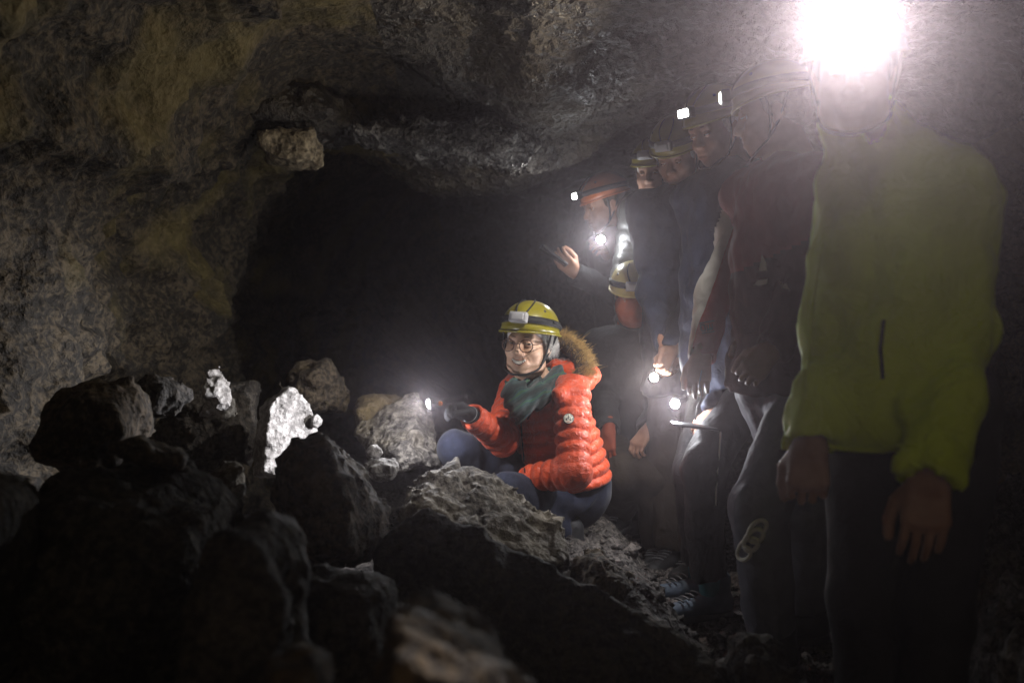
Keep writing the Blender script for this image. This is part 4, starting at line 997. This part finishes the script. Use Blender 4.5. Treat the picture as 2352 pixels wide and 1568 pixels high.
# ---- the person in lime yellow
def yellow():
    H = P(1962, 172, 2.02); F = (-.52, -.85)
    J = joints(H, P(2085, 900, 2.06), F, {'L': on_floor(2120, 2.0), 'R': on_floor(2000, 2.1)}, {'L': (P(2222, 770, 1.96), P(2140, 1085, 1.84)), 'R': (P(1905, 760, 2.12), P(1862, 1010, 2.02))}, (-.7, -.7, -.1), shw=.165, hem=P(2062, 1030, 2.06))
    J['shL'] = P(2190, 445, 1.98); J['shR'] = P(1965, 450, 2.12); J['neck'] = P(2010, 335, 2.06); J['chest'] = P(2075, 430, 2.06)
    J['handL'] = (V(-.14, -.05, -1), V(.25, 1, 0), V(-1, -.1, 0), .4, .3, 1.12); J['handR'] = (V(-.08, -.08, -1), V(.3, 1, 0), V(-1, -.1, 0), .95, .6, 1.08)
    c = dict(hF=(-.36, -.92, -.16), look=P(1100, 1000, 3.2), jacket=M['hivis'], fold=.019, fv=(9, 9, 4.5), fr=(7, 7, 4), tor=((.160, .135), (.165, .14), (.150, .115)), arm=(.066, .062, .056), collar=.075, colr=.072, trousers=M['black'], skin=M['skin2'],
             helmet=M['hyel'], lamp='on', glow=60, power=1.5, cone=(78, 1.0), aim=(-.85, -.2, .35), beam=(700, 34, (0, 0, 0)), hair=M['hairb'], seed=61, jh=.010, ph=.014)
    root, Rm, jf, tf, he = make_person(J, c, 'person in lime yellow jacket with the dazzling headlamp, nearest on the right')
    for name, pts, r, mt in (('pocket_seam', [(2030, 735), (2022, 800), (2028, 870)], .004, M['black']), ('hem_band', [(1870, 1012), (1930, 1028), (2020, 1034), (2110, 1020)], .007, M['hivis']), ('cuff_band', [(2090, 1062), (2120, 1078), (2160, 1086)], .005, M['hivis']), ('side_seam', [(1890, 560), (1862, 720), (1852, 900)], .003, M['hivis'])):
        g = Geo(); q = []
        for u in np.linspace(0, 1, 14):
            x = np.interp(u, np.linspace(0, 1, len(pts)), [a[0] for a in pts]); y = np.interp(u, np.linspace(0, 1, len(pts)), [a[1] for a in pts]); h, nn = march(jf, x, y, 1.6); q.append(h)
        g.tube(q, r, 6); gpart(name, g, mt, root)
    g = Geo(); h, nn = march(jf, 2160, 1100, 1.6); g.box(h, (.020, .006, .012), np.stack([V(1, 0, 0), nn, np.cross(V(1, 0, 0), nn)], 1), .003); gpart('cuff_tab', g, M['strap'], root)
yellow()

# ---- the person in grey trousers
def greytrousers():
    H = P(1772, 262, 2.92); F = (-.9, -.42)
    J = joints(H, P(1812, 860, 2.98), F, {'L': on_floor(1775, 2.82), 'R': on_floor(1850, 3.1)}, {'L': (P(1850, 640, 2.80), P(1775, 800, 2.72)), 'R': (P(1790, 640, 3.18), P(1740, 770, 3.05))}, (-.95, -.2, -.2), hem=P(1800, 890, 2.98),
               knees={'L': P(1740, 1170, 2.80), 'R': P(1850, 1180, 3.02)})
    J['handL'] = (V(-.5, .1, -.6), V(.3, .9, 0), V(-.4, -.2, 1), .9, .6); J['handR'] = (V(-.5, -.1, -.6), V(.2, -.9, 0), V(-.4, .2, 1), .9, .6)
    j0 = J['shL']
    def jm(cn):
        return np.where(cn[:, 2] > 1.16 + .5 * (cn[:, 0] - .72), 1, 0)
    c = dict(hF=(-.96, .18, -.2), look=P(1100, 1000, 3.2), jacket=[M['maroon'], M['dred']], jmat=jm, fold=.016, trousers=M['grey'], leg=(.098, .078, .070), pfold=.010, helmet=M['hyel'], lamp='on', glow=6, power=85, cone=(46, 1.0),
             aim=(-.62, .62, -.62), hair=M['hairb'], seed=71, jh=.010, ph=.009, hemdrop=-.02)
    root, Rm, jf, tf, he = make_person(J, c, 'person in grey trousers with a pale looped print on the shin')
    for poly in ([(1752, 585), (1760, 600), (1762, 622), (1744, 622)], [(1733, 655), (1742, 643), (1764, 640), (1762, 652), (1745, 656)], [(1790, 645), (1806, 652), (1815, 668), (1798, 662)]):
        g = Geo(); q = [march(jf, x, y, 2.6) for x, y in poly]; c0 = [march(jf, np.mean([a[0] for a in poly]), np.mean([a[1] for a in poly]), 2.6)]
        g.add([h + nn * .003 for h, nn in q + c0], [(i, (i + 1) % len(q), len(q)) for i in range(len(q))]); gpart('jacket_patch', g, M['white'], root)
    q = []
    for t in np.linspace(0, 1, 90):                      # looped print, a coil laid on the cloth
        cx = 1702 + 40 * t + 6 * math.sin(t * 3); cy = 1275 - 68 * t; a = -1.2 + t * 3.35 * 2 * math.pi; r = 20
        x = cx + r * math.cos(a) * .95; y = cy + r * math.sin(a) * .95 - 6 * math.cos(a)
        h, nn = march(tf, x, y, 2.4); q.append(h + nn * .0005)
    g = Geo(); g.tube(q, .0066, 6); gpart('looped_print', g, M['offgrey'], root)
greytrousers()

# ---- the person in the white and red sleeve
def whitered():
    H = P(1645, 298, 3.42); F = (-.84, -.54)
    J = joints(H, P(1690, 850, 3.52), F, {'L': on_floor(1632, 3.32), 'R': on_floor(1605, 3.62)}, {'L': (P(1640, 660, 3.26), P(1612, 812, 3.18)), 'R': (P(1690, 740, 3.62), P(1645, 940, 3.38))}, (-.8, -.45, -.4), shw=.17,
               hem=P(1680, 880, 3.5), knees={'L': P(1612, 1075, 3.24), 'R': P(1590, 1080, 3.5)}, toes={'L': V(-.95, -.45, 0), 'R': V(-.9, -.3, 0)})
    J['handL'] = (V(-.12, -.02, -1), V(.3, .9, 0), V(-.9, -.3, 0), .55, .4); J['handR'] = (V(-.55, -.35, -.45), V(-.1, .0, -1), V(-.6, -.7, .2), .9, .5)
    def jm(cn):
        a, e, w = J['shL'], J['elL'], J['wrL']
        best = np.full(len(cn), 9.0); side = np.zeros(len(cn))
        for p0, p1 in ((a, e), (e, w)):
            ab = p1 - p0; t = np.clip((cn - p0) @ ab / (ab @ ab), 0, 1); dv = cn - (p0 + t[:, None] * ab); d = np.linalg.norm(dv, axis=1); m = d < best
            best[m] = d[m]; side[m] = dv[m, 0] * .92 + dv[m, 1] * -.35
        arm = best < .088
        return np.where(arm, 1, 0)
    axn = nrm(J['wrL'] - J['shL']); sn = nrm(V(.92, -.35, 0) - axn * (V(.92, -.35, 0) @ axn)); SM = sleeve_mat(J['elL'], sn)
    c = dict(hF=(-.78, -.52, -.36), look=P(1100, 1000, 3.2), jacket=[M['navy'], SM], jmat=jm, fold=.014, trousers=M['black'], leg=(.088, .070, .058), helmet=M['hyel'], lamp='on', glow=14, power=30, cone=(54, .9), aim=(-.95, -.08, .14), lit=(1, .84, .60), hair=M['hairg'], seed=81, jh=.009,
             arm=(.066, .058, .050), shoe=M['shoeblue'], tilt=.05, hemdrop=-.05)
    root, Rm, jf, tf, he = make_person(J, c, 'tall person with white and red sleeve and lit oval headlamp')
    for s in 'LR':
        g = Geo(); u = nrm(J['kn' + s] - J['an' + s]); g.lathe([(-.03, .040), (0, .038), (.05, .038), (.075, .041)], J['an' + s], u, 20); gpart('sock', g, M['teal'], root)
    # cuff logo: dark frame with boxy letters
    gl = Geo()
    def on(x, y): h, nn = march(jf, x, y, 2.9); return h + nn * .0012
    for (x0, y0, x1, y1) in [(1606, 743, 1640, 737), (1612, 765, 1640, 761), (1608, 747, 1612, 760), (1608, 747, 1618, 746), (1618, 746, 1620, 760), (1612, 760, 1620, 760), (1623, 746, 1625, 760), (1629, 745, 1631, 759), (1635, 744, 1636, 758), (1625, 760, 1631, 752), (1631, 752, 1636, 758)]:
        gl.tube([on(x0 + (x1 - x0) * t, y0 + (y1 - y0) * t) for t in np.linspace(0, 1, 5)], .0020, 5)
    gpart('cuff_logo', gl, M['ink'], root)
    g = Geo(); b = P(1612, 850, 3.16); g.tube([b, P(1606, 880, 3.15), P(1612, 905, 3.14), P(1602, 935, 3.15), P(1598, 965, 3.18)], .0022, 6); gpart('wrist_cord', g, M['lampgrey'], root)
    g = Geo(); q = [march(tf, x, y, 2.9)[0] for x, y in [(1655, 992), (1652, 1040), (1648, 1080), (1645, 1120), (1644, 1160)]]; g.tube(q, .0032, 6); gpart('leg_cord', g, M['offgrey'], root)
    phone('dark phone gripped flat in the hand below the two close torches', P(1594, 978, 3.27), (0, .9, .05), (1, .0, -.12))
    torch('lower of two close torches, glaring beside the white and red sleeve', P(1550, 927, 3.42), P(1572, 915, 3.52), 6.5, glow=60, beam=(60, 9), k=1.15, col=(.92, .93, 1))
whitered()

# ---- older person in navy
def navy():
    H = P(1556, 356, 3.92); F = (-.6, -.8)
    J = joints(H, P(1588, 830, 4.02), F, {'L': on_floor(1600, 3.95), 'R': on_floor(1545, 4.1)}, {'L': (P(1612, 660, 3.82), P(1545, 800, 3.72)), 'R': (P(1500, 660, 3.98), P(1530, 790, 3.80))}, (-.5, -.7, -.5), shw=.18, hem=P(1580, 900, 4.0))
    J['handL'] = (nrm(P(1510, 850, 3.68) - J['wrL']), V(-.2, -.6, -.5), V(-.5, 0, .8), .9, .7); J['handR'] = (V(.3, -.3, -.9), V(-.2, -.6, -.3), V(-.8, 0, .4), .8, .5)
    c = dict(hF=(-.45, -.74, -.50), look=P(1100, 1000, 3.2), jacket=M['navy'], fold=.016, trousers=M['brown'], leg=(.10, .085, .075), helmet=M['hyel'], lamp='off', hair=M['hairg'], seed=91, jh=.010, ph=.012)
    make_person(J, c, 'older person in navy jacket and yellow helmet bending to look down')
    torch('upper of two close torches, held low in front of the navy jacket', P(1502, 867, 3.66), P(1528, 850, 3.76), 5, glow=60, col=(1, 1, .92), beam=(55, 9), k=1.15)
navy()

# ---- face behind
def behind():
    H = P(1503, 394, 4.45); F = (-.65, -.75)
    J = joints(H, P(1500, 800, 4.6), F, {'L': on_floor(1520, 4.5), 'R': on_floor(1450, 4.7)}, {'L': (P(1540, 660, 4.45), P(1500, 780, 4.35)), 'R': (P(1436, 640, 4.50), P(1440, 750, 4.42))}, (-.5, -.8, -.2), shw=.165, hem=P(1500, 860, 4.6))
    c = dict(hF=(-.42, -.86, -.22), look=P(1100, 1000, 3.2), jacket=M['blacknylon'], quilt=.055, qamp=.010, trousers=M['black'], helmet=M['hyel'], lamp='off', hair=M['hairg'], seed=101, jh=.010, ph=.016, fold=.008)
    J['shR'] = P(1458, 480, 4.54)
    J['handL'] = J['handR'] = (V(-.1, -.2, -1), V(-.3, .8, 0), V(-.8, -.2, 0), .7, .4)
    make_person(J, c, 'grey haired person in black quilted jacket peering out behind the navy jacket')
behind()

# ---- person with phone
def phoneman():
    H = P(1388, 472, 4.72); F = (-.93, -.36)
    J = joints(H, P(1458, 830, 4.95), F, {'L': on_floor(1440, 4.85), 'R': on_floor(1470, 5.05)}, {'L': (P(1420, 680, 4.66), P(1322, 628, 4.50)), 'R': (P(1425, 690, 5.0), P(1395, 590, 4.68))}, (-.9, -.3, -.35), shw=.17, hem=P(1458, 870, 4.95))
    J['handL'] = (nrm(P(1292, 598, 4.46) - J['wrL']), V(.1, .8, .3), V(-.1, -.2, 1), .75, .7); J['handR'] = (nrm(P(1380, 552, 4.56) - J['wrR']), V(-.8, -.5, 0), V(0, -.4, .8), 1.0, .6)
    c = dict(hF=(-.90, -.28, -.30), look=P(1100, 1000, 3.2), jacket=M['black'], trousers=M['black'], helmet=M['horg'], lamp='on', glow=40, power=5, cone=(60, .8), hair=M['hairb'], seed=111, jh=.011, ph=.016)
    make_person(J, c, 'person in orange brown helmet seen in profile holding up a phone')
    phone('thin phone held up at an angle by the person in profile', P(1272, 588, 4.44), (.15, -.95, .1), (-.8, -.1, .62), (.036, .072, .004))
    torch('bright torch at chest height beside the person in profile', P(1380, 550, 4.46), P(1386, 556, 4.6), 4, glow=60, beam=(130, 9), k=1.25, col=(.93, .97, 1))
phoneman()

# ---- small person with orange neck gaiter
def gaiter():
    H = P(1456, 682, 4.28); F = (-.35, -.93)
    J = joints(H, P(1452, 985, 4.45), F, {'L': on_floor(1510, 4.25), 'R': on_floor(1420, 4.3)}, {'L': (P(1525, 900, 4.32), P(1490, 985, 4.08)), 'R': (P(1385, 890, 4.36), P(1398, 985, 4.08))}, (-.3, -.9, -.25), shw=.16, hem=P(1452, 1010, 4.42),
               knees={'L': P(1505, 1085, 4.08), 'R': P(1425, 1085, 4.1)})
    J['handL'] = (V(-.5, -.3, -.6), V(0, .2, -1), V(-.5, -.5, .5), .9, .6); J['handR'] = (V(-.1, -.2, -1), V(.4, .6, 0), V(-.8, -.2, 0), .9, .6)
    c = dict(hF=(-.12, -.93, -.32), look=P(1100, 1000, 3.2), jacket=M['black'], trousers=M['brown'], helmet=M['hcream'], lamp='off', hair=M['hairb'], seed=121, jh=.010, ph=.012, glove=M['oglove'], glovehands='R', leg=(.10, .085, .075))
    root, Rm, jf, tf, he = make_person(J, c, 'smaller person in pale helmet with orange gaiter over the face, behind the woman')
    def gf(p):
        q = (p - H) @ Rm; d = smin(ell(q, (0, .018, -.040), (.080, .098, .090)), cap(q, V(0, -.02, -.10), V(0, -.04, -.16), .066, .08), .03); d = smin(d, cap(q, V(0, .09, 0), V(0, .105, -.03), .014, .018), .02); d = smax(d, q[:, 2] - .03, .01)
        return d + .004 * fbm(q * V(14, 14, 30), 2, 5)
    v, f = surface(gf, H - .24, H + .16, .007, .01); part('neck_gaiter', v, f, M['mask'], root)
gaiter()

# ------------------------------------------------------------------ thin haze added to make the lamps glow
def haze():
    g = Geo(); g.box((.5, 5.2, .8), (4.6, 7.6, 2.6)); v, f = g.arr()
    m = bpy.data.materials.new('lamp glow haze'); m.use_nodes = True; nt = m.node_tree; nt.nodes.remove(nt.nodes['Principled BSDF'])
    pv = nt.nodes.new('ShaderNodeVolumePrincipled'); pv.inputs['Color'].default_value = (.95, .82, .88, 1); pv.inputs['Density'].default_value = .0024; pv.inputs['Anisotropy'].default_value = .9
    nt.links.new(pv.outputs[0], nt.nodes['Material Output'].inputs['Volume'])
    o = part('haze', v, f, m, origin=V(0, 0, 0), smooth=False); tag(o, 'thin haze added to glow round the lamps', 'haze', kind='stuff')
haze()
